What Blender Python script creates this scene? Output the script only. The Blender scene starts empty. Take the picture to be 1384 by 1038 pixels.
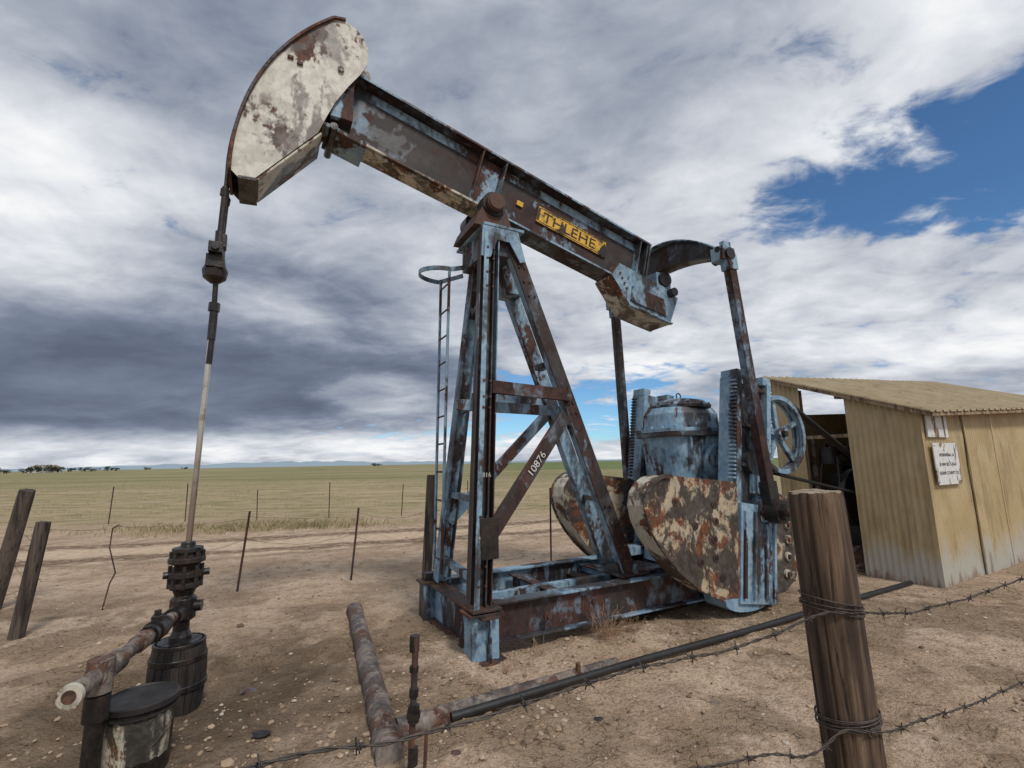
import bpy, bmesh, math, random
import numpy as np
from mathutils import Vector, Matrix, noise
random.seed(7); np.random.seed(7)
rad=math.radians
scene=bpy.context.scene
COL=scene.collection

# ------------------------------------------------------------------ frame
W0=Vector((-2.45,3.75,0)); PHI=rad(28)
FR=Matrix.Translation(W0)@Matrix.Rotation(PHI,4,'Z')
def loc2w(s,w,z=0): return FR@Vector((s,w,z))

# ------------------------------------------------------------------ node helpers
class NT:
    def __init__(s,tree): s.t=tree; s.n=tree.nodes; s.l=tree.links
    def new(s,typ,**kw):
        n=s.n.new(typ)
        for k,v in kw.items(): setattr(n,k,v)
        return n
    def put(s,sock,v):
        if v is None: return
        if isinstance(v,bpy.types.NodeSocket): s.l.new(v,sock)
        else:
            if isinstance(v,(tuple,list)) and len(v)==3 and sock.type=='RGBA': v=(*v,1)
            sock.default_value=v
    def m(s,op,a,b=None,c=None,clamp=False):
        n=s.new('ShaderNodeMath',operation=op); n.use_clamp=clamp
        s.put(n.inputs[0],a); s.put(n.inputs[1],b)
        if c is not None: s.put(n.inputs[2],c)
        return n.outputs[0]
    def mix(s,f,a,b,blend='MIX'):
        n=s.new('ShaderNodeMix',data_type='RGBA',blend_type=blend)
        s.put(n.inputs[0],f); s.put(n.inputs[6],a); s.put(n.inputs[7],b)
        return n.outputs[2]
    def noise(s,vec,scale,detail=4,rough=.55,dist=0,lac=2.0,out=0):
        n=s.new('ShaderNodeTexNoise'); n.inputs['Scale'].default_value=scale
        n.inputs['Detail'].default_value=detail; n.inputs['Roughness'].default_value=rough
        n.inputs['Distortion'].default_value=dist; n.inputs['Lacunarity'].default_value=lac
        if vec is not None: s.l.new(vec,n.inputs['Vector'])
        return n.outputs[out]
    def map(s,vec,scale=(1,1,1),loc=(0,0,0),rot=(0,0,0)):
        n=s.new('ShaderNodeMapping'); s.l.new(vec,n.inputs[0])
        n.inputs['Scale'].default_value=scale; n.inputs['Location'].default_value=loc; n.inputs['Rotation'].default_value=rot
        return n.outputs[0]
    def step(s,v,a,b,smooth=True,lo=0,hi=1):
        n=s.new('ShaderNodeMapRange'); n.interpolation_type='SMOOTHSTEP' if smooth else 'LINEAR'
        s.put(n.inputs[0],v); s.put(n.inputs[1],a); s.put(n.inputs[2],b); s.put(n.inputs[3],lo); s.put(n.inputs[4],hi)
        return n.outputs[0]
    def ramp(s,v,stops):
        n=s.new('ShaderNodeValToRGB'); s.put(n.inputs[0],v); e=n.color_ramp.elements
        e[0].position=stops[0][0]; e[0].color=(*stops[0][1],1); e[1].position=stops[-1][0]; e[1].color=(*stops[-1][1],1)
        for p,c in stops[1:-1]:
            x=e.new(p); x.color=(*c,1)
        return n.outputs[0]
def newmat(name):
    m=bpy.data.materials.new(name); m.use_nodes=True
    nt=NT(m.node_tree); b=m.node_tree.nodes['Principled BSDF']
    return m,nt,b
def bump(nt,b,h,strength=.4,dist=.01):
    n=nt.new('ShaderNodeBump'); n.inputs['Strength'].default_value=strength; n.inputs['Distance'].default_value=dist
    nt.l.new(h,n.inputs['Height']); nt.l.new(n.outputs[0],b.inputs['Normal'])

def weathered(name,paint,paint2,rust=(.10,.038,.022),dark=(.020,.016,.016),ra=.45,da=.45,sc=3.0,off=0,rough=.62,chip=.5,streak=.45,soft=.02,dsoft=.07,orange=.6):
    """old paint: two paint tones, soft grime/soot, rust patches with stained halo, scratches"""
    m,nt,b=newmat(name)
    tc=nt.new('ShaderNodeTexCoord').outputs['Object']
    big=nt.noise(nt.map(tc,(1,1,streak),(off,off*1.7,off*.6)),sc,6,.56,.5)
    big2=nt.noise(nt.map(tc,(1,1,streak),(off+7.3,3.1,off)),sc*.9,6,.60,.7)
    fine=nt.noise(nt.map(tc,(1,1,.7),(off*2.1,off,off)),sc*9,4,.62)
    mid=nt.noise(nt.map(tc,(1,1,1),(off,5,off)),sc*3.2,3,.6)
    pt=nt.mix(nt.step(mid,.40,.60),paint,paint2)
    pt=nt.mix(nt.step(fine,.40,.70,lo=0,hi=.35),pt,tuple(x*.5 for x in paint))
    rc=nt.mix(nt.step(mid,.38,.62),rust,tuple(x*y for x,y in zip(rust,(.40,.38,.4))))
    rc=nt.mix(nt.step(fine,.50,.66,lo=0,hi=orange),rc,(.25,.095,.035))
    th=.36+.28*(1-ra); v=nt.m('ADD',big,nt.m('MULTIPLY',nt.m('SUBTRACT',fine,.5),.22))
    halo=nt.step(v,th-.07,th+.01,lo=0,hi=.45)
    c=nt.mix(halo,pt,tuple((x*.4+y*.6) for x,y in zip(paint,rust)))
    rm=nt.step(v,th-soft,th+soft); c=nt.mix(rm,c,rc)
    th=.36+.28*(1-da); v2=nt.m('ADD',big2,nt.m('MULTIPLY',nt.m('SUBTRACT',fine,.5),.16))
    dm=nt.step(v2,th-dsoft,th+dsoft,lo=0,hi=.94)
    c=nt.mix(dm,c,nt.mix(nt.step(mid,.4,.65),dark,tuple(x*2.4 for x in dark)))
    if chip>0:
        c=nt.mix(nt.step(fine,.36,.30,lo=0,hi=.8*chip),c,tuple(min(1,x*1.35) for x in paint2))
    nt.l.new(c,b.inputs['Base Color'])
    nt.l.new(nt.m('SUBTRACT',nt.m('ADD',nt.m('MULTIPLY',rm,.2),rough-.02),nt.m('MULTIPLY',dm,.14)),b.inputs['Roughness'])
    bump(nt,b,nt.m('ADD',fine,nt.m('MULTIPLY',mid,.7)),.45,.006)
    return m
def simple(name,c,rough=.6,metal=0,var=.35,sc=20,bmp=.2):
    m,nt,b=newmat(name)
    tc=nt.new('ShaderNodeTexCoord').outputs['Object']
    n=nt.noise(tc,sc,4,.6); n2=nt.noise(tc,sc*.2,2)
    k=nt.m('ADD',nt.m('MULTIPLY',n,.6),nt.m('MULTIPLY',n2,.4))
    col=nt.mix(nt.step(k,.35,.65),tuple(x*(1-var) for x in c),tuple(min(1,x*(1+var)) for x in c))
    nt.l.new(col,b.inputs['Base Color']); b.inputs['Roughness'].default_value=rough; b.inputs['Metallic'].default_value=metal
    if bmp: bump(nt,b,n,bmp,.005)
    return m

BLUE=(.19,.315,.44); BLUE2=(.28,.41,.51)
M={}
M['beam']=weathered('beam_worn_paint',(.045,.03,.03),(.12,.16,.20),rust=(.030,.016,.015),ra=.35,da=.50,sc=2.0,off=1.1,chip=0,orange=.1)
M['blue']=weathered('faded_blue_paint',BLUE,BLUE2,rust=(.075,.034,.026),ra=.22,da=.34,sc=2.6,off=2.2,chip=.4,orange=.25)
M['bluedark']=weathered('blue_paint_grimy',BLUE,BLUE2,rust=(.055,.026,.022),ra=.33,da=.52,sc=2.2,off=5.2,streak=.3,chip=.3,orange=.2)
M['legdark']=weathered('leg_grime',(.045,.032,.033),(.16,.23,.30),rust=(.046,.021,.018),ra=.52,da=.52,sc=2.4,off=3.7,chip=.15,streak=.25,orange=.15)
M['beamweb']=weathered('beam_web_paint',(.17,.26,.35),(.23,.33,.42),rust=(.052,.022,.020),ra=.66,da=.63,sc=1.35,off=9.4,streak=1.2,chip=.1,orange=.1)
M['cream']=weathered('cream_flaking_paint',(.56,.52,.42),(.48,.45,.38),rust=(.13,.06,.035),dark=(.05,.04,.03),ra=.30,da=.38,sc=3.6,off=4.4,streak=.8)
M['head']=weathered('head_flaking_paint',(.66,.64,.57),(.52,.50,.44),rust=(.11,.050,.034),dark=(.07,.055,.048),ra=.27,da=.33,sc=2.5,off=13.4,streak=.6,dsoft=.04,chip=.3,orange=.3)
M['weight']=weathered('counterweight_paint',(.47,.38,.25),(.40,.36,.28),rust=(.17,.062,.028),dark=(.028,.023,.020),ra=.42,da=.62,sc=4.6,off=21.9,streak=.8,dsoft=.045,chip=.25,soft=.035,orange=.8)
M['rust']=weathered('rusted_steel',(.10,.045,.03),(.075,.037,.028),rust=(.16,.07,.038),ra=.3,da=.42,sc=5,off=6.2,chip=0,rough=.75)
M['red']=weathered('red_primer',(.085,.034,.028),(.15,.20,.25),rust=(.06,.026,.021),ra=.45,da=.42,sc=2.6,off=8.1,chip=0,orange=.1)
M['black']=weathered('oily_black_steel',(.018,.016,.015),(.030,.024,.021),rust=(.035,.021,.016),dark=(.007,.006,.006),ra=.35,da=.5,sc=9,off=2.9,rough=.46,chip=0,orange=.05)
M['pipe']=weathered('weathered_pipe',(.17,.14,.12),(.25,.21,.18),rust=(.12,.065,.047),dark=(.05,.042,.038),ra=.42,da=.42,sc=5,off=3.3,rough=.75,streak=1,chip=.2)
M['hose']=simple('black_poly_pipe',(.018,.018,.019),.5)
M['belt']=simple('rubber_belt',(.015,.015,.016),.7)
M['dark']=simple('dark_engine_iron',(.022,.020,.020),.55,0,.5,14)
M['yellow']=weathered('yellow_plate_paint',(.66,.38,.03),(.70,.43,.05),rust=(.12,.05,.02),ra=.20,da=.24,sc=7,off=3.0,streak=1,chip=0)
M['black_paint']=simple('black_lettering',(.015,.015,.015),.6,bmp=0)
M['white']=weathered('white_sign_paint',(.74,.75,.74),(.68,.69,.69),rust=(.3,.2,.12),ra=.08,da=.04,sc=6,off=1,chip=0)
M['chalk']=simple('chalk_lettering',(.5,.5,.47),.8,bmp=0)
M['oldcan']=weathered('bucket_label',(.52,.48,.38),(.40,.36,.28),rust=(.16,.10,.06),dark=(.02,.02,.018),ra=.25,da=.38,sc=9,off=5.5,chip=0)
M['concrete']=simple('concrete',(.30,.26,.21),.9,0,.25,12,.5)
def steelrod():
    m,nt,b=newmat('polished_rod_steel')
    tc=nt.new('ShaderNodeTexCoord').outputs['Object']
    z=nt.new('ShaderNodeSeparateXYZ'); nt.l.new(tc,z.inputs[0])
    n2=nt.noise(tc,6,4,.6)
    c=nt.mix(nt.step(n2,.50,.66,lo=0,hi=.7),(.60,.55,.48),(.28,.18,.12))
    c=nt.mix(nt.step(z.outputs[2],2.1,1.2,lo=0,hi=.65),c,(.20,.12,.075))
    nt.l.new(c,b.inputs['Base Color']); b.inputs['Metallic'].default_value=.8; b.inputs['Roughness'].default_value=.32
    return m
M['rod']=steelrod()
def wood(name,c1,c2,dark,sc=1.0):
    m,nt,b=newmat(name)
    tc=nt.new('ShaderNodeTexCoord').outputs['Object']
    v=nt.map(tc,(1,1,.045)); g=nt.noise(v,42*sc,6,.65,.6); g2=nt.noise(nt.map(tc,(1,1,.08),(3,2,1)),13*sc,4,.6,.4)
    blot=nt.noise(nt.map(tc,(1,1,.4)),6*sc,4,.6)
    c=nt.mix(nt.step(g,.35,.66),c1,c2)
    c=nt.mix(nt.step(g2,.48,.60,lo=0,hi=.85),c,dark)
    c=nt.mix(nt.step(blot,.50,.66,lo=0,hi=.65),c,tuple(x*.5 for x in dark))
    c=nt.mix(nt.step(g,.41,.34,lo=0,hi=.93),c,(.007,.005,.004))
    nt.l.new(c,b.inputs['Base Color']); b.inputs['Roughness'].default_value=.85
    bump(nt,b,nt.m('ADD',g,nt.m('MULTIPLY',g2,.6)),.9,.018)
    return m
M['wood']=wood('weathered_wood',(.115,.070,.042),(.21,.145,.095),(.042,.025,.017))
M['wood2']=wood('grey_dark_wood',(.075,.055,.042),(.13,.10,.08),(.028,.02,.016))
M['tarwood']=wood('oil_soaked_wood',(.028,.022,.019),(.05,.038,.031),(.012,.010,.009))
M['woodtop']=wood('post_end_grain',(.36,.29,.21),(.45,.37,.28),(.20,.14,.09))
M['wire']=simple('rusty_wire',(.075,.063,.055),.6,.4,.4,60,0)

# ------------------------------------------------------------------ mesh builder
class MB:
    def __init__(s): s.v=[];s.f=[];s.mi=[];s.mats=[];s.sm=[]
    def mat(s,k):
        m=M[k]
        if m not in s.mats: s.mats.append(m)
        return s.mats.index(m)
    def add(s,vs,fs,k,smooth=False):
        o=len(s.v); s.v+= [tuple(x) for x in vs]; i=s.mat(k)
        for f in fs: s.f.append(tuple(a+o for a in f)); s.mi.append(i); s.sm.append(smooth)
    def box(s,c,size,k,rot=None):
        c=Vector(c); R=rot if rot else Matrix.Identity(3)
        vs=[c+R@Vector((x*size[0]/2,y*size[1]/2,z*size[2]/2)) for x in(-1,1) for y in(-1,1) for z in(-1,1)]
        s.add(vs,[(0,1,3,2),(4,6,7,5),(0,4,5,1),(2,3,7,6),(0,2,6,4),(1,5,7,3)],k)
    def bar(s,p0,p1,a,b,k,up=(0,1,0)):
        p0=Vector(p0);p1=Vector(p1);t=(p1-p0).normalized();u=Vector(up);u=(u-t*u.dot(t)).normalized();n=t.cross(u)
        vs=[]
        for p in(p0,p1):
            for x,y in((-1,-1),(1,-1),(1,1),(-1,1)): vs.append(p+u*(x*a/2)+n*(y*b/2))
        s.add(vs,[(3,2,1,0),(4,5,6,7),(0,1,5,4),(1,2,6,5),(2,3,7,6),(3,0,4,7)],k)
    def ibeam(s,p0,p1,flw,depth,k,side=(0,1,0),tf=.018,tw=.014,kf=None):
        p0=Vector(p0);p1=Vector(p1);t=(p1-p0).normalized();u=Vector(side);u=(u-t*u.dot(t)).normalized();n=t.cross(u)
        for sg in(-1,1):
            o=n*(sg*(depth/2-tf/2)); s.bar(p0+o,p1+o,flw,tf,kf or k,u)
        s.bar(p0,p1,tw,depth-2*tf,k,u)
    def channel(s,p0,p1,fl,depth,k,side=(0,-1,0),tf=.016,kf=None):
        p0=Vector(p0);p1=Vector(p1);t=(p1-p0).normalized();u=Vector(side);u=(u-t*u.dot(t)).normalized();n=t.cross(u)
        s.bar(p0+u*(fl/2-tf/2),p1+u*(fl/2-tf/2),tf,depth,k,u)
        for sg in(-1,1):
            o=n*(sg*(depth/2-tf/2))-u*(tf/2); s.bar(p0+o,p1+o,fl-tf,tf,kf or k,u)
    def cyl(s,p0,p1,r0,k,r1=None,seg=20,smooth=True,caps=True,kc=None):
        r1=r0 if r1 is None else r1
        p0=Vector(p0);p1=Vector(p1);t=(p1-p0).normalized();u=t.orthogonal().normalized();n=t.cross(u)
        vs=[]
        for p,r in((p0,r0),(p1,r1)):
            for i in range(seg):
                a=2*math.pi*i/seg; vs.append(p+u*(r*math.cos(a))+n*(r*math.sin(a)))
        s.add(vs,[(i,(i+1)%seg,seg+(i+1)%seg,seg+i) for i in range(seg)],k,smooth)
        if caps:
            s.add(vs[:seg],[tuple(range(seg-1,-1,-1))],kc or k); s.add(vs[seg:],[tuple(range(seg))],kc or k)
    def lathe(s,c,prof,k,axis=(0,0,1),seg=28):
        c=Vector(c);t=Vector(axis).normalized();u=t.orthogonal().normalized();n=t.cross(u);vs=[]
        for r,h in prof:
            for i in range(seg):
                a=2*math.pi*i/seg; vs.append(c+t*h+u*(r*math.cos(a))+n*(r*math.sin(a)))
        fs=[]
        for j in range(len(prof)-1):
            for i in range(seg): fs.append((j*seg+i,j*seg+(i+1)%seg,(j+1)*seg+(i+1)%seg,(j+1)*seg+i))
        fs.append(tuple(range(seg-1,-1,-1))); fs.append(tuple((len(prof)-1)*seg+i for i in range(seg)))
        s.add(vs,fs,k,False)
    def prism(s,poly,w0,w1,k,kside=None,kfar=None):
        n=len(poly); vs=[(a,w0,b) for a,b in poly]+[(a,w1,b) for a,b in poly]
        s.add(vs[:n],[tuple(range(n))],k); s.add(vs[n:],[tuple(range(n-1,-1,-1))],kfar or k)
        s.add(vs,[(i,n+i,n+(i+1)%n,(i+1)%n) for i in range(n)],kside or k)
    def bolt(s,c,axis,r=.02,h=.018,k='rust'):
        a=Vector(axis).normalized(); s.cyl(Vector(c),Vector(c)+a*h,r,k,seg=6,smooth=False)
    def obj(s,name,parent=None,bevel=.004,mat4=None,recalc=True):
        me=bpy.data.meshes.new(name); me.from_pydata(s.v,[],s.f)
        for m in s.mats: me.materials.append(m)
        me.polygons.foreach_set('material_index',s.mi); me.polygons.foreach_set('use_smooth',s.sm)
        if recalc:
            bm=bmesh.new(); bm.from_mesh(me); bmesh.ops.recalc_face_normals(bm,faces=bm.faces); bm.to_mesh(me); bm.free()
        me.update()
        o=bpy.data.objects.new(name,me); COL.objects.link(o)
        if parent: o.parent=parent
        elif mat4 is not None: o.matrix_world=mat4
        if bevel:
            b=o.modifiers.new('bevel','BEVEL'); b.width=bevel; b.segments=2; b.limit_method='ANGLE'; b.angle_limit=rad(40)
        return o
def empty(name,mat4=None):
    e=bpy.data.objects.new(name,None); COL.objects.link(e)
    if mat4 is not None: e.matrix_world=mat4
    return e
def textmesh(name,body,size,mat4,matk,parent,extr=.001,align='CENTER',sx=1):
    cu=bpy.data.curves.new(name,'FONT'); cu.body=body; cu.size=size; cu.extrude=extr; cu.align_x=align; cu.align_y='CENTER'
    t=bpy.data.objects.new(name+'_tmp',cu); COL.objects.link(t)
    bpy.context.view_layer.update()
    dg=bpy.context.evaluated_depsgraph_get(); me=bpy.data.meshes.new_from_object(t.evaluated_get(dg))
    bpy.data.objects.remove(t); me.transform(mat4@Matrix.Diagonal((sx,1,1,1)))
    me.materials.clear(); me.materials.append(M[matk])
    o=bpy.data.objects.new(name,me); COL.objects.link(o); o.parent=parent; return o
def curveobj(name,pts_list,r,matk,parent=None,res=2,mat4=None):
    cu=bpy.data.curves.new(name,'CURVE'); cu.dimensions='3D'; cu.bevel_depth=r; cu.bevel_resolution=res
    for pts in pts_list:
        sp=cu.splines.new('POLY'); sp.points.add(len(pts)-1)
        for i,p in enumerate(pts): sp.points[i].co=(*p,1)
    cu.materials.append(M[matk]); o=bpy.data.objects.new(name,cu); COL.objects.link(o)
    if parent: o.parent=parent
    elif mat4 is not None:o.matrix_world=mat4
    return o

# ------------------------------------------------------------------ ground height
FI=FR.inverted()
def gz(x,y):
    r=math.hypot(x,y)
    near=max(0,1-max(0,r-5)/4)
    z=0
    if near>0:
        z=near*(.030*noise.fractal(Vector((x*.9,y*.9,0)),1,2,3)+.034*noise.fractal(Vector((x*3.1,y*3.1,4)),1,2,4)+.013*noise.noise(Vector((x*14,y*14,9))))
    d=math.hypot(x-W0.x,y-W0.y)
    if d<3: z-=.10*math.exp(-(d/.55)**2)
    if r<18:
        L=FI@Vector((x,y,0))
        z+=.10*math.exp(-((L.x-10.6)/2.2)**2-((L.y+1.9)/.55)**2)
        z+=.08*math.exp(-((L.x-3.2)/.9)**2-((L.y+.78)/.20)**2)
        z+=.05*math.exp(-((L.x-1.95)/.25)**2-((L.y)/.9)**2)
    if r>45:
        k=min(1,(r-45)/300); z+=k*(2.2*noise.noise(Vector((x*.004,y*.004,2))) )+max(0,(r-500))*0.0004
    return z

# ------------------------------------------------------------------ ground mesh
def build_ground():
    N=460
    u=np.linspace(-1,1,N); xs=np.sinh(u*8.4)/np.sinh(8.4)*4500; ys=xs+3.5
    vs=[(float(x),float(y),gz(float(x),float(y))) for y in ys for x in xs]
    fs=[(j*N+i,j*N+i+1,(j+1)*N+i+1,(j+1)*N+i) for j in range(N-1) for i in range(N-1)]
    me=bpy.data.meshes.new('ground'); me.from_pydata(vs,[],fs)
    me.polygons.foreach_set('use_smooth',[True]*len(fs)); me.update()
    o=bpy.data.objects.new('ground',me); COL.objects.link(o)
    m,nt,b=newmat('sandy_soil_and_grassland')
    geo=nt.new('ShaderNodeNewGeometry').outputs['Position']
    sp=nt.new('ShaderNodeSeparateXYZ'); nt.l.new(geo,sp.inputs[0]); X,Y=sp.outputs[0],sp.outputs[1]
    n1=nt.noise(geo,.9,5,.6); n2=nt.noise(geo,5,6,.70); n3=nt.noise(geo,38,4,.7)
    sand=nt.mix(nt.step(n1,.36,.64),(.46,.335,.23),(.63,.485,.355))
    sand=nt.mix(nt.step(n2,.44,.66,lo=0,hi=.8),sand,(.33,.23,.155))
    sand=nt.mix(nt.step(n3,.48,.70,lo=0,hi=.7),sand,(.20,.14,.095))
    sand=nt.mix(nt.step(n3,.45,.32,lo=0,hi=.45),sand,(.72,.60,.46))
    vo=nt.new('ShaderNodeTexVoronoi',feature='DISTANCE_TO_EDGE'); vo.inputs['Scale'].default_value=12
    dv=nt.new('ShaderNodeVectorMath',operation='ADD'); nt.l.new(geo,dv.inputs[0])
    nv=nt.new('ShaderNodeVectorMath',operation='SCALE'); nt.l.new(nt.noise(geo,7,2,.6,out=1),nv.inputs[0]); nv.inputs[3].default_value=.14
    nt.l.new(nv.outputs[0],dv.inputs[1]); nt.l.new(dv.outputs[0],vo.inputs['Vector'])
    crack=nt.step(vo.outputs[0],.055,.0)
    pm=nt.step(nt.noise(nt.map(geo,(1,1,1),(4.2,8.8,0)),.9,5,.62,.5),.48,.54)
    pm=nt.m('MULTIPLY',pm,nt.step(nt.m('ADD',Y,nt.m('MULTIPLY',n1,2)),8.5,6.5))
    sand=nt.mix(nt.m('MULTIPLY',pm,.60),sand,(.25,.18,.115))
    crk=nt.m('MULTIPLY',crack,nt.m('MULTIPLY',pm,nt.step(n2,.40,.52)))
    sand=nt.mix(nt.m('MULTIPLY',crk,.85),sand,(.09,.062,.04))
    dx=nt.m('SUBTRACT',X,W0.x+.3); dy=nt.m('SUBTRACT',Y,W0.y-.3)
    dd=nt.m('SQRT',nt.m('ADD',nt.m('MULTIPLY',dx,dx),nt.m('MULTIPLY',dy,dy)))
    dd=nt.m('ADD',dd,nt.m('MULTIPLY',nt.m('SUBTRACT',nt.noise(geo,2.3,5,.65),.5),2.4))
    sand=nt.mix(nt.step(dd,2.1,.35,lo=0,hi=.80),sand,(.085,.058,.038))
    g1=nt.noise(nt.map(geo,(.6,1.3,1)),.9,7,.74); g2=nt.noise(nt.map(geo,(.35,1.1,1),(2,9,0)),.045,7,.62)
    g3=nt.noise(nt.map(geo,(.25,.8,1),(5,2,0)),.22,6,.7)
    gnear=nt.mix(nt.step(g1,.40,.60),(.44,.35,.22),(.29,.25,.13))
    gnear=nt.mix(nt.step(g1,.56,.70,lo=0,hi=.7),gnear,(.155,.15,.07))
    gnear=nt.mix(nt.step(g3,.50,.60,lo=0,hi=.6),gnear,(.50,.385,.265))
    gfar=nt.mix(nt.step(g2,.38,.60),(.33,.275,.155),(.20,.195,.09))
    gfar=nt.mix(nt.step(g1,.45,.7,lo=0,hi=.4),gfar,(.15,.15,.065))
    gfar=nt.mix(nt.step(g3,.52,.64,lo=0,hi=.5),gfar,(.38,.31,.19))
    gcol=nt.mix(nt.step(Y,20,70),gnear,gfar)
    gr=nt.m('MULTIPLY',nt.step(Y,90,150),nt.step(nt.m('SUBTRACT',nt.m('ADD',X,nt.m('MULTIPLY',g2,60)),nt.m('MULTIPLY',Y,-.05)),10,60))
    gcol=nt.mix(nt.m('MULTIPLY',gr,.75),gcol,(.115,.17,.055))
    edge=nt.m('ADD',nt.m('ADD',Y,nt.m('MULTIPLY',X,-.06)),nt.m('MULTIPLY',nt.m('SUBTRACT',nt.noise(geo,.4,7,.72),.5),20))
    gm=nt.step(edge,11.5,19.5)
    col=nt.mix(gm,sand,gcol)
    nt.l.new(col,b.inputs['Base Color']); b.inputs['Roughness'].default_value=.95; b.inputs['Specular IOR Level'].default_value=.12
    bump(nt,b,nt.m('ADD',nt.m('MULTIPLY',n2,1.3),nt.m('MULTIPLY',n3,.6)),1.0,.05)
    me.materials.append(m)
build_ground()

def build_road():
    ctr=[(-60,3),(-30,6.2),(-16,8.4),(-9,9.6),(-4,10.9),(1,12.6),(8,15.2),(20,19),(45,26),(90,36)]
    P=[]
    for i in range(len(ctr)-1):
        for k in range(12):
            t=k/12; p0=ctr[max(0,i-1)];p1=ctr[i];p2=ctr[i+1];p3=ctr[min(len(ctr)-1,i+2)]
            P.append(tuple(.5*((2*p1[a])+(-p0[a]+p2[a])*t+(2*p0[a]-5*p1[a]+4*p2[a]-p3[a])*t*t+(-p0[a]+3*p1[a]-3*p2[a]+p3[a])*t**3) for a in(0,1)))
    vs=[];fs=[];uv=[];K=9
    for i,p in enumerate(P):
        q=P[min(i+1,len(P)-1)];o=P[max(i-1,0)];t=Vector((q[0]-o[0],q[1]-o[1],0)).normalized();n=Vector((-t.y,t.x,0))
        for k in range(K):
            a=(k/(K-1)-.5)*4.2; c=Vector((p[0],p[1],0))+n*a; vs.append((c.x,c.y,gz(c.x,c.y)+.012)); uv.append((a,i))
    for i in range(len(P)-1):
        for k in range(K-1): fs.append((i*K+k,i*K+k+1,(i+1)*K+k+1,(i+1)*K+k))
    me=bpy.data.meshes.new('dirt_road'); me.from_pydata(vs,[],fs); l=me.uv_layers.new(name='UVMap')
    for lp in me.loops: l.data[lp.index].uv=uv[lp.vertex_index]
    o=bpy.data.objects.new('dirt_road',me); COL.objects.link(o)
    m,nt,b=newmat('packed_dirt')
    geo=nt.new('ShaderNodeNewGeometry').outputs['Position']
    u=nt.new('ShaderNodeSeparateXYZ'); nt.l.new(nt.new('ShaderNodeUVMap').outputs[0],u.inputs[0])
    nz=nt.noise(geo,.8,5,.65); a=nt.m('ABSOLUTE',nt.m('ADD',u.outputs[0],nt.m('MULTIPLY',nt.m('SUBTRACT',nz,.5),1.1)))
    rut=nt.m('ABSOLUTE',nt.m('SUBTRACT',a,.85)); n6=nt.noise(geo,6,5,.7)
    c=nt.mix(nt.step(n6,.35,.65),(.48,.36,.25),(.62,.49,.355))
    c=nt.mix(nt.m('MULTIPLY',nt.step(rut,.50,.12,lo=0,hi=1),nt.step(n6,.66,.42,lo=.45,hi=1)),c,(.19,.13,.085))
    nt.l.new(c,b.inputs['Base Color']); b.inputs['Roughness'].default_value=.95; b.inputs['Specular IOR Level'].default_value=.12
    al=nt.step(nt.m('ADD',a,nt.m('MULTIPLY',nt.m('SUBTRACT',nz,.5),3.0)),1.8,1.0)
    nt.l.new(al,b.inputs['Alpha'])
    bump(nt,b,n6,1,.08)
    me.materials.append(m)
build_road()

# ------------------------------------------------------------------ gravel, grass
def tri_mesh(name,V,F,mat,smooth=False):
    me=bpy.data.meshes.new(name); me.from_pydata(V,[],F); me.materials.append(mat)
    if smooth: me.polygons.foreach_set('use_smooth',[True]*len(F))
    o=bpy.data.objects.new(name,me); COL.objects.link(o); return o
def build_gravel():
    ico=[];t=(1+5**.5)/2
    for a,b_,c in((-1,t,0),(1,t,0),(-1,-t,0),(1,-t,0),(0,-1,t),(0,1,t),(0,-1,-t),(0,1,-t),(t,0,-1),(t,0,1),(-t,0,-1),(-t,0,1)): ico.append(Vector((a,b_,c)).normalized())
    fc=[(0,11,5),(0,5,1),(0,1,7),(0,7,10),(0,10,11),(1,5,9),(5,11,4),(11,10,2),(10,7,6),(7,1,8),(3,9,4),(3,4,2),(3,2,6),(3,6,8),(3,8,9),(4,9,5),(2,4,11),(6,2,10),(8,6,7),(9,8,1)]
    V=[];F=[]
    for i in range(7500):
        y=1.6+10*random.random()**1.4; x=(random.random()*2-1)*(y*1.15+.5)
        if i%3==0:
            c=loc2w(random.gauss(2.5,2.3),random.gauss(-.95,.5)); x,y=c.x,c.y
        r=.004+.014*random.random()**3*(1 if i%40 else 2.4)
        o=len(V); z=gz(x,y); sc=Vector((r*random.uniform(.8,1.6),r*random.uniform(.8,1.5),r*random.uniform(.5,.9)))
        for p in ico:
            k=random.uniform(.8,1.15); V.append((x+p.x*sc.x*k,y+p.y*sc.y*k,z+p.z*sc.z*k+r*.15))
        F+=[tuple(o+j for j in f) for f in fc]
    m,nt,b=newmat('soil_clods'); geo=nt.new('ShaderNodeNewGeometry')
    rnd=geo.outputs['Random Per Island']
    nt.l.new(nt.ramp(rnd,[(0,(.12,.085,.06)),(.5,(.32,.23,.155)),(.9,(.44,.335,.24)),(1,(.50,.45,.38))]),b.inputs['Base Color']); b.inputs['Roughness'].default_value=.95
    tri_mesh('gravel',V,F,m)
build_gravel()
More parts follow.
